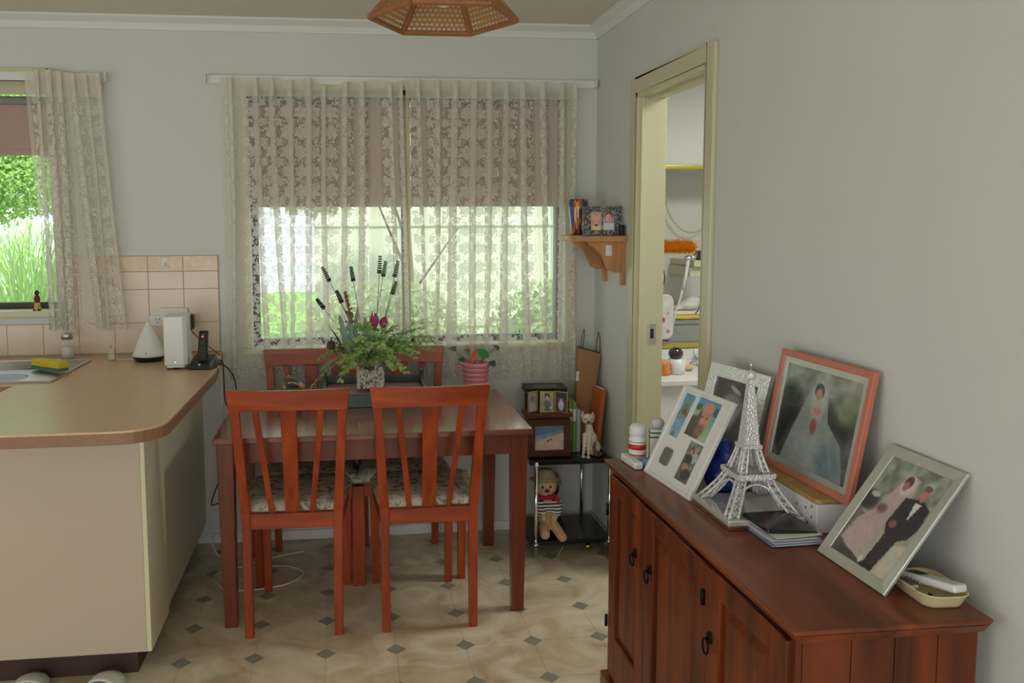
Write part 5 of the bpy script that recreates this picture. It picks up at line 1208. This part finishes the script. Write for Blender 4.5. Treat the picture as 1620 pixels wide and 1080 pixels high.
# crystal tower model
def crystal():
    m, t, b = newmat('cut_crystal'); N, L = t.nodes, t.links; tc = N.new('ShaderNodeTexCoord'); v = N.new('ShaderNodeTexVoronoi'); v.inputs['Scale'].default_value = 230; L.new(tc.outputs['Object'], v.inputs['Vector'])
    bu = N.new('ShaderNodeBump'); bu.inputs['Strength'].default_value = .8; bu.inputs['Distance'].default_value = .002; L.new(v.outputs['Distance'], bu.inputs['Height'])
    gl = N.new('ShaderNodeBsdfGlossy'); gl.inputs['Roughness'].default_value = .12; gl.inputs[0].default_value = (.95, .95, .95, 1); L.new(bu.outputs[0], gl.inputs['Normal'])
    df = N.new('ShaderNodeBsdfDiffuse'); df.inputs[0].default_value = rgb(236, 236, 232); L.new(bu.outputs[0], df.inputs['Normal'])
    tr = N.new('ShaderNodeBsdfTransparent'); tr.inputs[0].default_value = (.93, .95, .95, 1)
    m1 = N.new('ShaderNodeMixShader'); m1.inputs[0].default_value = .35; L.new(df.outputs[0], m1.inputs[1]); L.new(gl.outputs[0], m1.inputs[2])
    m2 = N.new('ShaderNodeMixShader'); m2.inputs[0].default_value = .74; L.new(tr.outputs[0], m2.inputs[1]); L.new(m1.outputs[0], m2.inputs[2]); L.new(m2.outputs[0], N['Material Output'].inputs[0]); return m
M['crystal'] = crystal()
tw = thing('tower_model', 'clear crystal lattice tower model on a square mirrored base', 'ornament', (.974, 1.905, ZS2 + .0005), math.radians(0))
B(-.094, .094, -.100, .096, 0, .010).build('base_foot', mat('mirror_bronze', rgb(170, 140, 120), .15, .9), tw, bevel=.001)
B(-.096, .096, -.102, .098, .0102, .024).build('base_slab', mat('mirror_white', rgb(214, 216, 210), .12, .5), tw, bevel=.003)
zb0 = .0245
def leg_ring(z0, z1, r0, r1, w0, w1, name, n=6, curve=1.6):
    for sx in (-1, 1):
        for sy in (-1, 1):
            b = MB(); pts = []
            for i in range(n + 1):
                t_ = i / n; k_ = (1 - t_) ** curve; r_ = r1 + (r0 - r1) * k_; w = w1 + (w0 - w1) * (1 - t_); z = z0 + (z1 - z0) * t_
                pts.append((sx * r_, sy * r_, z, w))
            # four corner rods and cross lacing: an open lattice leg
            for cx_ in (-1, 1):
                for cy_ in (-1, 1): b.tube([(p[0] + cx_ * p[3] / 2, p[1] + cy_ * p[3] / 2, p[2]) for p in pts], .0034, 5)
            for p, q in zip(pts[:-1], pts[1:]):
                for cy_ in (-1, 1):
                    b.tube([(p[0] - p[3] / 2, p[1] + cy_ * p[3] / 2, p[2]), (q[0] + q[3] / 2, q[1] + cy_ * q[3] / 2, q[2])], .0016, 4); b.tube([(p[0] + p[3] / 2, p[1] + cy_ * p[3] / 2, p[2]), (q[0] - q[3] / 2, q[1] + cy_ * q[3] / 2, q[2])], .0016, 4)
                    b.tube([(p[0] + cy_ * p[3] / 2, p[1] - p[3] / 2, p[2]), (q[0] + cy_ * q[3] / 2, q[1] + q[3] / 2, q[2])], .0016, 4)
            b.build(name, 'crystal', tw, True, fix=False)
leg_ring(zb0, .100, .076, .034, .022, .016, 'lower_leg', 5, 1.25)
leg_ring(.110, .172, .030, .0145, .014, .010, 'upper_leg', 5, 1.2)
for s in (-1, 1):     # arches
    for ax in (0, 1):
        b = MB(); pts = []
        for i in range(13):
            a = PI * i / 12; u = .050 * math.cos(a); z = zb0 + .012 + .052 * math.sin(a); o_ = s * (.066 - .026 * math.sin(a)); pts.append((u, o_, z) if ax == 0 else (o_, u, z))
        b.tube(pts, .0035, 6); b.build('arch', 'crystal', tw, True, fix=False)
B(-.044, .044, -.044, .044, .098, .108).build('first_platform', 'crystal', tw, bevel=.001)
for s in (-1, 1):
    B(-.047, .047, s * .047 - .001, s * .047 + .001, .104, .1145).build('railing', 'crystal', tw); B(s * .047 - .001, s * .047 + .001, -.047, .047, .104, .1145).build('railing', 'crystal', tw)
B(-.024, .024, -.024, .024, .170, .179).build('second_platform', 'crystal', tw, bevel=.001)
b = MB(); n = 14; prev = None
for i in range(n + 1):
    t_ = i / n; w = .0125 * (1 - t_) ** 1.1 + .0068; z = .179 + .158 * t_; q = [(-w, -w, z), (w, -w, z), (w, w, z), (-w, w, z)]
    if prev: b.hull8(prev, [(x * .97, y * .97, zz) for x, y, zz in q])
    prev = q
b.build('spire', 'crystal', tw)
MB().lathe([(.010, .337), (.0135, .341), (.0135, .348), (.009, .356), (.003, .360)], 16).build('lantern', 'crystal', tw, True); MB().tube([(0, 0, .358), (0, 0, .384)], .0017, 8).build('antenna', 'chrome', tw, True)

# bundle of photographs under a black wallet
st = thing('photo_wallet', 'black wallet folder lying on a fanned stack of paper slips', 'wallet', (.985, 1.775, ZS2 + .0005), math.radians(4))
rr_ = random.Random(9)
for k in range(8):
    M_ = T_((rr_.uniform(-.004, .006), rr_.uniform(-.006, .004), .0012 + k * .0027)) @ Matrix.Rotation(rr_.uniform(-.07, .07), 4, 'Z')
    MB().box(-.056, .056, -.073, .055, 0, .0015, M_).build('paper_slip', 'whiteplastic' if k % 2 else mat('blue_white_slip_%d' % k, rgb(150, 172, 206), .5), st)
MB().hull8([(-.058, -.050, .0235), (.060, -.066, .018), (.062, .062, .0235), (-.056, .062, .0245)], [(-.057, -.049, .033), (.059, -.064, .023), (.061, .060, .032), (-.055, .060, .0345)]).build('wallet_cover', 'blackgloss', st, bevel=.003)

# cream dish with meter and clip
dish = thing('dish', 'shallow cream plastic dish at the near end of the sideboard', 'dish', (1.108, 1.437, ZS2 + .0005), math.radians(-3))
def rrect(w, h, rad, n=6):
    out = []
    for qx, qy, a0 in ((1, -1, -90), (1, 1, 0), (-1, 1, 90), (-1, -1, 180)):
        for i in range(n + 1):
            a = math.radians(a0 + 90 * i / n); out.append((qx * (w / 2 - rad) + rad * math.cos(a), qy * (h / 2 - rad) + rad * math.sin(a)))
    return out
b = MB(); prof = [(.074, .105, .02, 0), (.078, .110, .022, .004), (.092, .130, .03, .024), (.096, .134, .03, .026), (.094, .132, .03, .0275), (.088, .126, .028, .024), (.074, .106, .02, .006), (.04, .06, .01, .0045)]
for w_, h_, rd, z in prof: b.v += [(x, y, z) for x, y in rrect(w_, h_, rd)]
n = 28
for i in range(len(prof) - 1):
    for k in range(n): b.f.append((i * n + k, i * n + (k + 1) % n, (i + 1) * n + (k + 1) % n, (i + 1) * n + k))
b.f.append(tuple(range(n - 1, -1, -1))); b.f.append(tuple((len(prof) - 1) * n + k for k in range(n)))
b.build('dish_body', mat('cream_plastic', rgb(222, 210, 160), .35), dish, True)
mt_ = thing('pocket_meter', 'white handheld meter with dark screen resting in the cream dish', 'meter', (1.116, 1.440, ZS2 + .020)); mt_.rotation_euler = (math.radians(-8), math.radians(4), math.radians(14))
B(-.017, .017, -.062, .058, 0, .016).build('meter_body', 'whiteplastic', mt_, bevel=.005, seg=3); B(-.012, .012, .014, .046, .0163, .0168).build('meter_screen', 'black', mt_)
kk = thing('brush', 'small pale bristle brush lying in the cream dish', 'brush', (1.083, 1.462, ZS2 + .0085), .2)
B(-.012, .012, -.016, .02, 0, .008).build('brush_back', 'whiteplastic', kk, bevel=.003); b = MB()
for i in range(8):
    for j in range(4): b.tube([(-.010 + i * .0028, -.012 + j * .008, .0082), (-.010 + i * .0028, -.016 + j * .008, .017)], .0006, 4)
b.build('bristles', mat('brown_bristle', rgb(110, 88, 80), .8), kk)['kind'] = 'stuff'
kk = thing('clip', 'small dark metal clip lying in the cream dish', 'clip', (1.094, 1.412, ZS2 + .0085), .5); B(-.008, .008, -.006, .006, 0, .003).build('clip_plate', 'steel', kk); MB().tube([(-.006, 0, .004), (0, .004, .007), (.006, 0, .004)], .0012, 6).build('clip_wire', 'iron', kk, True)

# far-end toiletries
t = thing('spray_can', 'white deodorant can with red label on the far end of the sideboard', 'can', (.868, 2.385, ZS2 + .0005))
MB().lathe([(.024, 0), (.026, .004), (.026, .07), (.023, .077), (.023, .082)], 28).build('can_body', 'whiteplastic', t, True)
MB().lathe([(.0235, .082), (.0255, .084), (.0255, .102), (.020, .112), (.010, .116), (0, .116)], 28).build('cap', 'whiteplastic', t, True)
MB().lathe([(.0264, .040), (.0264, .056)], 28).build('red_label', mat('red_label', rgb(196, 44, 46), .4), t, True); MB().lathe([(.0264, .062), (.0264, .064)], 28).build('green_stripe', mat('green_stripe', rgb(90, 140, 70), .4), t, True)
MB().lathe([(.0264, .022), (.0264, .026)], 28).build('red_stripe', mat('red_stripe', rgb(190, 60, 60), .4), t, True)
t = thing('tablet_box', 'small white and green box behind the spray can', 'box', (.925, 2.372, ZS2 + .0005), -.2)
B(-.024, .024, -.014, .014, 0, .10).build('carton', 'whiteplastic', t, bevel=.001)
for z in (.075, .088): B(-.0244, .0244, -.0144, .0144, z, z + .005).build('green_band', mat('green_band', rgb(40, 110, 80), .4), t)
MB().sphere((0, 0, .118), (.020, .016, .017)).build('clear_top', mat('cloudy_plastic', rgb(196, 196, 196), .3), t, True)
t = thing('plastic_case', 'long white plastic case on the far left end of the sideboard', 'case', (.838, 2.36, ZS2 + .0005), math.radians(4)); B(-.014, .014, -.062, .045, 0, .022).build('case_body', 'whiteplastic', t, bevel=.006, seg=3); B(-.013, .013, -.0625, -.0615, .010, .011).build('seam', 'panel', t)
t = tag(blob('cloth', [('e', (0, 0, .012), (.016, .022, .012)), ('e', (.006, -.012, .014), (.012, .012, .013))], mat('light_blue_cloth', rgb(120, 156, 206), .9), None, .003, 3), 'small light blue cloth beside the white frame', 'cloth'); t.location = (.872, 2.325, ZS2 + .001)

# ================================================================== PENDANT LAMP
pn = thing('pendant_lamp', 'hexagonal woven cane pendant lampshade hanging from the ceiling', 'lamp', (.262, 2.165, 2.0))
M['cane'] = mat('cane_timber', rgb(148, 96, 56), .45, var=.15, vs=30)
def cane_weave():
    m, t, b = newmat('woven_cane'); N, L = t.nodes, t.links; g = G(t); uv = N.new('ShaderNodeUVMap'); sp = N.new('ShaderNodeSeparateXYZ'); L.new(uv.outputs[0], sp.inputs[0])
    u, v = sp.outputs[0], sp.outputs[1]; p = .0135
    row = g.f('FLOOR', g.f('DIVIDE', v, p)); sh_ = g.f('MULTIPLY', g.f('MODULO', row, 2), .5)
    cu = g.f('SUBTRACT', g.f('FRACT', g.f('ADD', g.f('DIVIDE', u, p), sh_)), .5); cv = g.f('SUBTRACT', g.f('FRACT', g.f('DIVIDE', v, p)), .5)
    r = g.f('SQRT', g.f('ADD', g.f('MULTIPLY', cu, cu), g.f('MULTIPLY', cv, cv))); hole = g.f('LESS_THAN', r, .30)
    line = g.f('MAXIMUM', g.f('LESS_THAN', g.f('ABSOLUTE', g.f('SUBTRACT', cu, g.f('MULTIPLY', cv, .55))), .035), g.f('LESS_THAN', g.f('ABSOLUTE', g.f('ADD', cu, g.f('MULTIPLY', cv, .55))), .035))
    op_ = g.f('SUBTRACT', 1.0, g.f('MULTIPLY', hole, g.f('SUBTRACT', 1.0, line)))
    df = N.new('ShaderNodeBsdfDiffuse'); df.inputs[0].default_value = rgb(176, 134, 88); tl = N.new('ShaderNodeBsdfTranslucent'); tl.inputs[0].default_value = rgb(186, 134, 80); tr = N.new('ShaderNodeBsdfTransparent')
    m1 = N.new('ShaderNodeMixShader'); m1.inputs[0].default_value = .35; L.new(df.outputs[0], m1.inputs[1]); L.new(tl.outputs[0], m1.inputs[2]); m2 = N.new('ShaderNodeMixShader'); L.new(op_, m2.inputs[0]); L.new(tr.outputs[0], m2.inputs[1]); L.new(m1.outputs[0], m2.inputs[2]); L.new(m2.outputs[0], N['Material Output'].inputs[0]); return m
M['weave'] = cane_weave()
R0, R1, ZH = .187, .062, .135
def hx(r, k, z): a = math.radians(60 * k); return Vector((r * math.cos(a), r * math.sin(a), z))
for k in range(6):
    a, b_, c, d = hx(R0, k, .004), hx(R0, k + 1, .004), hx(R1, k + 1, ZH), hx(R1, k, ZH)
    me = bpy.data.meshes.new('cane_panel'); me.from_pydata([a, b_, c, d], [], [(0, 1, 2, 3)]); uvl = me.uv_layers.new(name='UVMap'); w = (b_ - a).length; w2 = (c - d).length; h = ((c + d) / 2 - (a + b_) / 2).length
    for i, q in enumerate(((0, 0), (w, 0), (w / 2 + w2 / 2, h), (w / 2 - w2 / 2, h))): uvl.data[i].uv = q
    link('cane_panel', me, 'weave', pn)
    MB().tube([hx(R0, k, 0), hx(R1, k, ZH)], .008, 6).build('rib', 'cane', pn)
    MB().tube([hx(R0, k, 0), hx(R0, k + 1, 0)], .0075, 6).build('bottom_rim', 'cane', pn); MB().tube([hx(R1, k, ZH), hx(R1, k + 1, ZH)], .007, 6).build('top_rim', 'cane', pn)
MB().tube([(0, 0, ZH - .03), (0, 0, CZ - 2.0 - .02)], .003, 8).build('flex', 'white', pn, True); MB().lathe([(.018, ZH - .055), (.02, ZH - .02), (.012, ZH + .01)], 16).build('lamp_holder', 'white', pn, True)
MB().sphere((0, 0, ZH - .075), (.026, .026, .032)).build('bulb', mat('opal_bulb', rgb(225, 222, 210), .3), pn, True)
for k in range(3): MB().tube([hx(R1, 2 * k, ZH), (0, 0, ZH)], .002, 6).build('spider_arm', 'brass', pn, True)
MB().lathe([(.045, CZ - 2.0 - .022), (.045, CZ - 2.0 - .004), (.03, CZ - 2.0 - .0005)], 20).build('ceiling_rose', 'white', pn, True)

# ================================================================== LAUNDRY BEYOND THE DOORWAY
YLB, XLR = 4.30, 2.75
def st(name, *q, mt='laundrywall'):
    b = MB()
    for k in q: b.box(*k)
    return struct(b.build(name, mt))
NX0, NX1, NZ0, NZ1, ND = 1.45, 2.35, .830, 1.762, .34  # recess built in place of the gold-framed mirror over the vanity
st('wall_laundry_back', (R + .1, NX0, YLB, YLB + .1, 0, CZ), (NX1, XLR, YLB, YLB + .1, 0, CZ), (NX0, NX1, YLB, YLB + .1, 0, NZ0), (NX0, NX1, YLB, YLB + .1, NZ1, CZ), (NX0 - .02, NX1 + .02, YLB + ND, YLB + ND + .05, NZ0 - .05, NZ1 + .05), (NX0 - .02, NX0, YLB + .1, YLB + ND, NZ0, NZ1), (NX1, NX1 + .02, YLB + .1, YLB + ND, NZ0, NZ1), (NX0 - .02, NX1 + .02, YLB + .1, YLB + ND, NZ0 - .05, NZ0), (NX0 - .02, NX1 + .02, YLB + .1, YLB + ND, NZ1, NZ1 + .05))
st('wall_laundry_right', (XLR, XLR + .1, 1.9, YLB + .1, 0, CZ)); st('wall_laundry_near', (R + .1, XLR + .1, 1.8, 1.9, 0, CZ)); st('wall_laundry_left', (R + .02, R + .1, W + .14, YLB + .1, 0, CZ))
st('ceiling_laundry', (R + .1, XLR + .1, 1.8, YLB + .5, CZ, CZ + .1), mt='ceiling'); st('floor_laundry', (R + .2, XLR + .1, 1.8, YLB + .1, -.1, -.0006), mt='vinyl')
for z0, nm in ((NZ1 - .008, 'trim_3'), (NZ0 - .022, 'trim_4')):
    b = MB(); b.box(NX0 - .03, NX1 + .03, YLB - .014, YLB, z0, z0 + .026); struct(b.build(nm, 'gold', bevel=.006, seg=3))
struct(B(NX0 + .30, NX0 + .303, YLB + ND - .002, YLB + ND, NZ0, NZ1).build('trim_5', 'panel'))
# vanity
vn = thing('vanity', 'white laundry vanity top with a chrome tap seen through the doorway', 'vanity', (1.8, 4.0, 0))
LB(vn, 1.45, 2.35, 3.72, YLB - .001, .715, .745, 'vanity_top', 'white', bevel=.006); LB(vn, 1.47, 2.33, 3.75, YLB - .001, .08, .7145, 'cabinet', 'white')
LB(vn, 1.45, 2.35, YLB - .02, YLB - .001, .7455, .80, 'upstand', 'white', bevel=.003)
lx, ly, _ = vn.location
MB().lathe([(.030, .746), (.028, .756), (.014, .764), (.014, .785), (0, .79)], 20, (1.80 - lx, 4.12 - ly, 0)).build('tap_body', 'chrome', vn, True); MB().tube([(1.80 - lx, 4.12 - ly, .775), (1.80 - lx, 4.05 - ly, .79), (1.80 - lx, 4.01 - ly, .775)], .009, 10).build('spout', 'chrome', vn, True); MB().sphere((1.80 - lx, 4.12 - ly, .808), (.012, .012, .020)).build('tap_knob', 'white', vn, True)
t = thing('tub', 'white lidded tub with a dark ball on top, on the laundry vanity', 'tub', (1.605, 3.88, .7455)); MB().lathe([(.034, 0), (.038, .004), (.040, .075), (.0, .075)], 28).build('tub_body', 'whiteplastic', t, True); MB().sphere((-.008, 0, .100), (.036, .034, .032)).build('dark_ball', mat('dark_glass_ball', rgb(46, 24, 26), .1, coat=.8), t, True)
t = tag(MB().lathe([(.03, 0), (.032, .01), (.026, .06), (.014, .07), (0, .072)], 20).build('soap_bottle', mat('orange_bottle', rgb(214, 130, 50), .4, var=.3, vs=30), None, True, loc=(1.53, 3.86, .7455)), 'small orange and cream bottle on the laundry vanity', 'bottle')
t = tag(MB().sphere((0, 0, .016), (.030, .022, .014)).build('sponge_puff', mat('tan_puff', rgb(206, 180, 130), .9), None, True, loc=(1.69, 3.95, .7455)), 'small tan soap beside the white tub', 'soap')
# reflections in that mirror, built as solid things in the recess
YN = YLB + .14
b = MB(); rr_ = random.Random(2); c0_, c1_ = Vector((1.63, YLB + .04, 1.352)), Vector((1.868, YLB + .04, 1.345))
for i in range(2600):
    p = c0_.lerp(c1_, rr_.random() ** .9); a = rr_.random() * 2 * PI; d = Vector((rr_.gauss(0, .5), math.cos(a), math.sin(a))).normalized(); L1 = rr_.uniform(.034, .054); q = p + d * L1; s_ = Vector((1, 0, 0)).cross(d).normalized() * .0025 if abs(d.x) < .95 else Vector((0, .0025, 0))
    mid = (p + q) / 2 + Vector((rr_.gauss(0, .004), 0, rr_.gauss(0, .004)))
    b.add([p - s_, p + s_, mid + s_, mid - s_], [(0, 1, 2, 3)]); b.add([mid - s_, mid + s_, q], [(0, 1, 2)])
t = thing('duster', 'fluffy bright orange duster seen through the doorway', 'duster', (0, 0, 0)); o = b.build('fluff', leafmat('orange_fluff', rgb(255, 176, 40), rgb(255, 196, 70)), t, fix=False); o['kind'] = 'stuff'
MB().tube([(1.60, YLB + .04, 1.352), (1.87, YLB + .04, 1.345)], .007, 8).build('handle', 'whiteplastic', t, True)
cable('washing_line', 'pale green line sagging in the laundry above the orange duster', [(1.79, YLB + ND - .004, 1.735), (1.80, YLB + ND - .03, 1.66), (1.825, YLB + ND - .05, 1.54), (1.88, YLB + ND - .06, 1.455), (1.95, YLB + ND - .06, 1.42), (2.02, YLB + ND - .05, 1.435), (2.10, YLB + ND - .004, 1.50)], .004, mat('green_line', rgb(186, 190, 130), .6))
hsw = thing('hand_shower', 'chrome hand shower with white hose hanging below the orange duster', 'shower', (1.815, YLB - .03, 1.27))
MB().sphere((0, 0, .02), (.022, .020, .014)).build('shower_head', 'chrome', hsw, True); MB().tube([(0, .0, .02), (-.003, 0, -.02), (-.012, 0, -.08), (-.028, 0, -.15)], [.010, .009, .008, .007], 10).build('shower_handle', 'whiteplastic', hsw, True)
MB().tube([(.02, 0, .02), (.045, .02, .025), (.055, .028, .04)], .010, 8).build('swivel', 'chrome', hsw, True); MB().tube([(-.028, 0, -.15), (-.045, -.004, -.21), (-.065, -.008, -.26), (-.075, -.01, -.30), (-.08, -.01, -.34)], .006, 8).build('hose', 'whitecord', hsw, True)
t = thing('wall_bracket', 'cream shelf bracket beside the hand shower in the laundry', 'bracket', (1.905, YLB + ND, 1.24)); B(-.04, .06, -.33, 0, 0, .035).build('upper_block', 'cream', t, bevel=.003); B(-.05, .05, -.30, 0, -.055, -.002).build('lower_block', 'cream', t, bevel=.003); B(-.005, .03, -.33, -.26, .0355, .085).build('black_knob', 'black', t, bevel=.005)
cable('electric_cable', 'black lead bent below the left end of the orange duster', [(1.62, YLB - .02, 1.31), (1.665, YLB - .02, 1.27), (1.69, YLB - .02, 1.20), (1.68, YLB - .02, 1.145), (1.64, YLB - .02, 1.175)], .003, 'black')
cable('electric_cable', 'black lead hanging at the right side of the recess that replaces the mirror', [(1.925, YLB - .01, 1.16), (1.91, YLB - .01, 1.09), (1.89, YLB - .01, 1.02), (1.87, YLB - .01, .99)], .003, 'black')
tubx = thing('storage_tub', 'grey plastic storage crate standing in the recess that replaces the mirror', 'crate', (1.90, YN + .03, NZ0 + .0005)); B(-.16, .22, -.14, .12, 0, .125).build('crate_body', mat('grey_crate', rgb(150, 152, 150), .6), tubx, bevel=.008); B(-.17, .23, -.15, .13, .100, .112).build('crate_rim', mat('grey_rim', rgb(140, 142, 140), .6), tubx, bevel=.003)
t = thing('folded_towel', 'folded yellow towel lying on the grey laundry crate', 'towel', (1.90, YN + .02, NZ0 + .1265)); B(-.17, .20, -.14, .11, 0, .022).build('lower_fold', mat('yellow_towel', rgb(214, 190, 84), .9, bump=.5, bs=120), t, bevel=.009, seg=3); B(-.15, .20, -.13, .10, .0225, .040).build('upper_fold', mat('cream_towel', rgb(226, 222, 206), .9, bump=.5, bs=120), t, bevel=.008, seg=3)
t = tag(blob('plastic_bag', [('e', (0, 0, .025), (.055, .05, .028)), ('e', (.03, .01, .045), (.045, .04, .028)), ('e', (-.05, 0, .012), (.04, .03, .014))], mat('white_bag_film', rgb(222, 220, 212), .3), None, .005, 2), 'crumpled clear white plastic bag on the yellow towel', 'bag'); t.location = (1.885, YN - .02, NZ0 + .168)
t = thing('fabric_bag', 'floral fabric bag with a red handle hanging in the laundry', 'bag', (1.655, YLB - .04, .86)); 
MB().prism(rrect(.15, .24, .04), -.02, .02, T_((0, 0, .12)) @ Matrix(((1, 0, 0, 0), (0, 0, 1, 0), (0, 1, 0, 0), (0, 0, 0, 1)))).build('bag_body', mat('white_floral_cloth', rgb(214, 204, 206), .8, var=.10, vs=30), t, bevel=.008, seg=3)
for x, z, r0, c in ((.010, .105, .022, rgb(180, 30, 50)), (.045, .045, .012, rgb(196, 120, 60)), (-.03, .16, .014, rgb(190, 80, 110)), (.04, .14, .01, rgb(170, 180, 170)), (-.03, .05, .016, rgb(200, 90, 110))):
    vsx = [(x, -.0212, z)] + [(x + r0 * (1 if k % 2 else .55) * math.cos(k * PI / 7), -.0212, z + r0 * (1 if k % 2 else .55) * math.sin(k * PI / 7)) for k in range(14)]
    MB().add(vsx, [(0, 1 + k, 1 + (k + 1) % 14) for k in range(14)]).build('printed_flower', mat('flower_print', c, .8), t, fix=False)
MB().tube([(-.04, 0, .235), (-.015, 0, .30), (-.008, 0, .33), (.012, 0, .27), (.02, 0, .238)], .006, 6).build('bag_handle', mat('red_strap', rgb(190, 60, 60), .8), t, True)

# ================================================================== OUTSIDE
M['ground'] = mat('pale_paving', rgb(196, 192, 180), .9, var=.06, vs=2); M['grass'] = mat('lawn', rgb(120, 160, 70), .9, var=.2, vs=6)
struct(B(-14, 14, W + .14, 22, -.6, -.35).build('ground', 'ground'))
tag(B(-14, 14, 9.0, 22, -.3495, -.33).build('lawn', 'grass'), 'sunlit lawn beyond the paving outside the windows', 'grass', kind='stuff')
M['fence'] = mat('pale_green_fence', rgb(196, 200, 182), .7)
fn = thing('fence', 'pale green metal fence beyond the dining window', 'fence', (1.5, 12.0, -.33))
for k in range(16): B(-1.9 + k * .38, -1.9 + k * .38 + .372, 0, .03, 0, 2.2).build('fence_panel', 'fence', fn)
MB().box(-1.92, 4.2, -.03, 0, .3, .36).box(-1.92, 4.2, -.03, 0, 1.75, 1.81).build('fence_rail', 'fence', fn)
M['tree1'] = leafmat('fresh_green_leaves', rgb(130, 172, 90), rgb(188, 214, 140)); M['tree2'] = leafmat('hedge_leaves', rgb(146, 168, 120), rgb(192, 204, 160)); M['bark'] = mat('bark', rgb(96, 80, 64), .9, bump=1, bs=30)
def foliage(parent, name, blobs, n, size, mt, seed):
    r = np.random.default_rng(seed); bl = np.array(blobs); w = bl[:, 3] * bl[:, 4] * bl[:, 5]; idx = r.choice(len(bl), n, p=w / w.sum())
    d = r.normal(size=(n, 3)); d /= np.linalg.norm(d, axis=1)[:, None]; rad = r.uniform(.55, 1.0, (n, 1)); c = bl[idx, :3] + d * rad * bl[idx, 3:6]
    a = r.normal(size=(n, 3)); a /= np.linalg.norm(a, axis=1)[:, None]; b2 = np.cross(a, r.normal(size=(n, 3))); b2 /= np.linalg.norm(b2, axis=1)[:, None]; s = size * r.uniform(.6, 1.3, (n, 1))
    V = np.concatenate([c - a * s, c + b2 * s * .45, c + a * s, c - b2 * s * .45], 1).reshape(-1, 3)
    me = bpy.data.meshes.new(name); me.vertices.add(4 * n); me.vertices.foreach_set('co', V.astype(np.float32).ravel()); me.loops.add(4 * n); me.loops.foreach_set('vertex_index', np.arange(4 * n, dtype=np.int32)); me.polygons.add(n)
    me.polygons.foreach_set('loop_start', np.arange(0, 4 * n, 4, dtype=np.int32)); me.polygons.foreach_set('loop_total', np.full(n, 4, dtype=np.int32)); me.update()
    o = link(name, me, mt, parent); o['kind'] = 'stuff'; return o
def tree(label, x, y, h, blobs, n, size, mt, seed, cat='tree', name='tree'):
    t = thing(name, label, cat, (x, y, -.35)); MB().tube([(0, 0, 0), (.06, 0, h * .4), (0, .05, h * .8)], [.06, .045, .02], 10).build('trunk', 'bark', t, True)
    for k in range(4): MB().tube([(.03, 0, h * (.3 + .1 * k)), (math.cos(k * 2.1) * .6, math.sin(k * 2.1) * .5, h * (.55 + .12 * k))], [.018, .008], 7).build('branch', 'bark', t, True)
    foliage(t, 'foliage', blobs, n, size, mt, seed); return t
tree('fresh green tree outside the kitchen window', -4.1, 8.6, 2.6, [(0, 0, 2.45, 1.3, 1.0, .52), (1.0, 0, 2.30, 1.0, .8, .42), (0, .3, 3.0, 1.6, 1.0, .6), (1.5, .2, 2.6, .7, .7, .5), (.55, -.2, 1.95, .55, .5, .24), (-.6, 0, 2.0, .6, .5, .3)], 80000, .026, 'tree1', 1)
tree('tall leafy tree behind the left half of the dining window', .66, 9.2, 3.2, [(0, 0, 2.9, 1.3, .9, .9), (-1.0, .2, 2.4, .8, .7, .5), (.8, 0, 3.6, 1.0, .8, .8)], 16000, .06, 'tree2', 2)
for i, (x, y, lab) in enumerate(((.35, 7.4, 'round green shrub left of the dining window view'), (2.9, 8.0, 'round green shrub right of the dining window view'), (1.9, 7.0, 'round green shrub in the middle of the dining window view'))):
    t = thing('shrub', lab, 'shrub', (x, y, -.35)); MB().tube([(0, 0, 0), (0, 0, .5)], .03, 8).build('stem', 'bark', t, True); foliage(t, 'foliage', [(0, 0, .75, .75, .6, .6), (.5, .1, .55, .45, .4, .4)], 6000, .045, 'tree2', 20 + i)
# strappy grass clump
t = thing('grass_clump', 'clump of long arching green leaves outside the kitchen window', 'plant', (-2.15, 6.1, -.35)); b = MB(); rr_ = random.Random(4)
for i in range(900):
    a = rr_.random() * 2 * PI; L1 = rr_.uniform(1.0, 2.0); p0 = Vector((rr_.gauss(0, .12), rr_.gauss(0, .12), 0)); hh = rr_.uniform(1.7, 2.7); pts = curve_pts(p0, p0 + Vector((math.cos(a) * L1 * .75, math.sin(a) * L1 * .75, hh * .55)), (-math.cos(a) * .15, -math.sin(a) * .15, hh * .75), 7)
    s_ = Vector((-math.sin(a), math.cos(a), 0)); vs = []
    for k, p in enumerate(pts): w = .008 * (1 - k / 7.2); vs += [p - s_ * w, p + s_ * w]
    b.add(vs, [(2 * k, 2 * k + 1, 2 * k + 3, 2 * k + 2) for k in range(7)])
b.build('blades', 'tree1', t, fix=False)['kind'] = 'stuff'
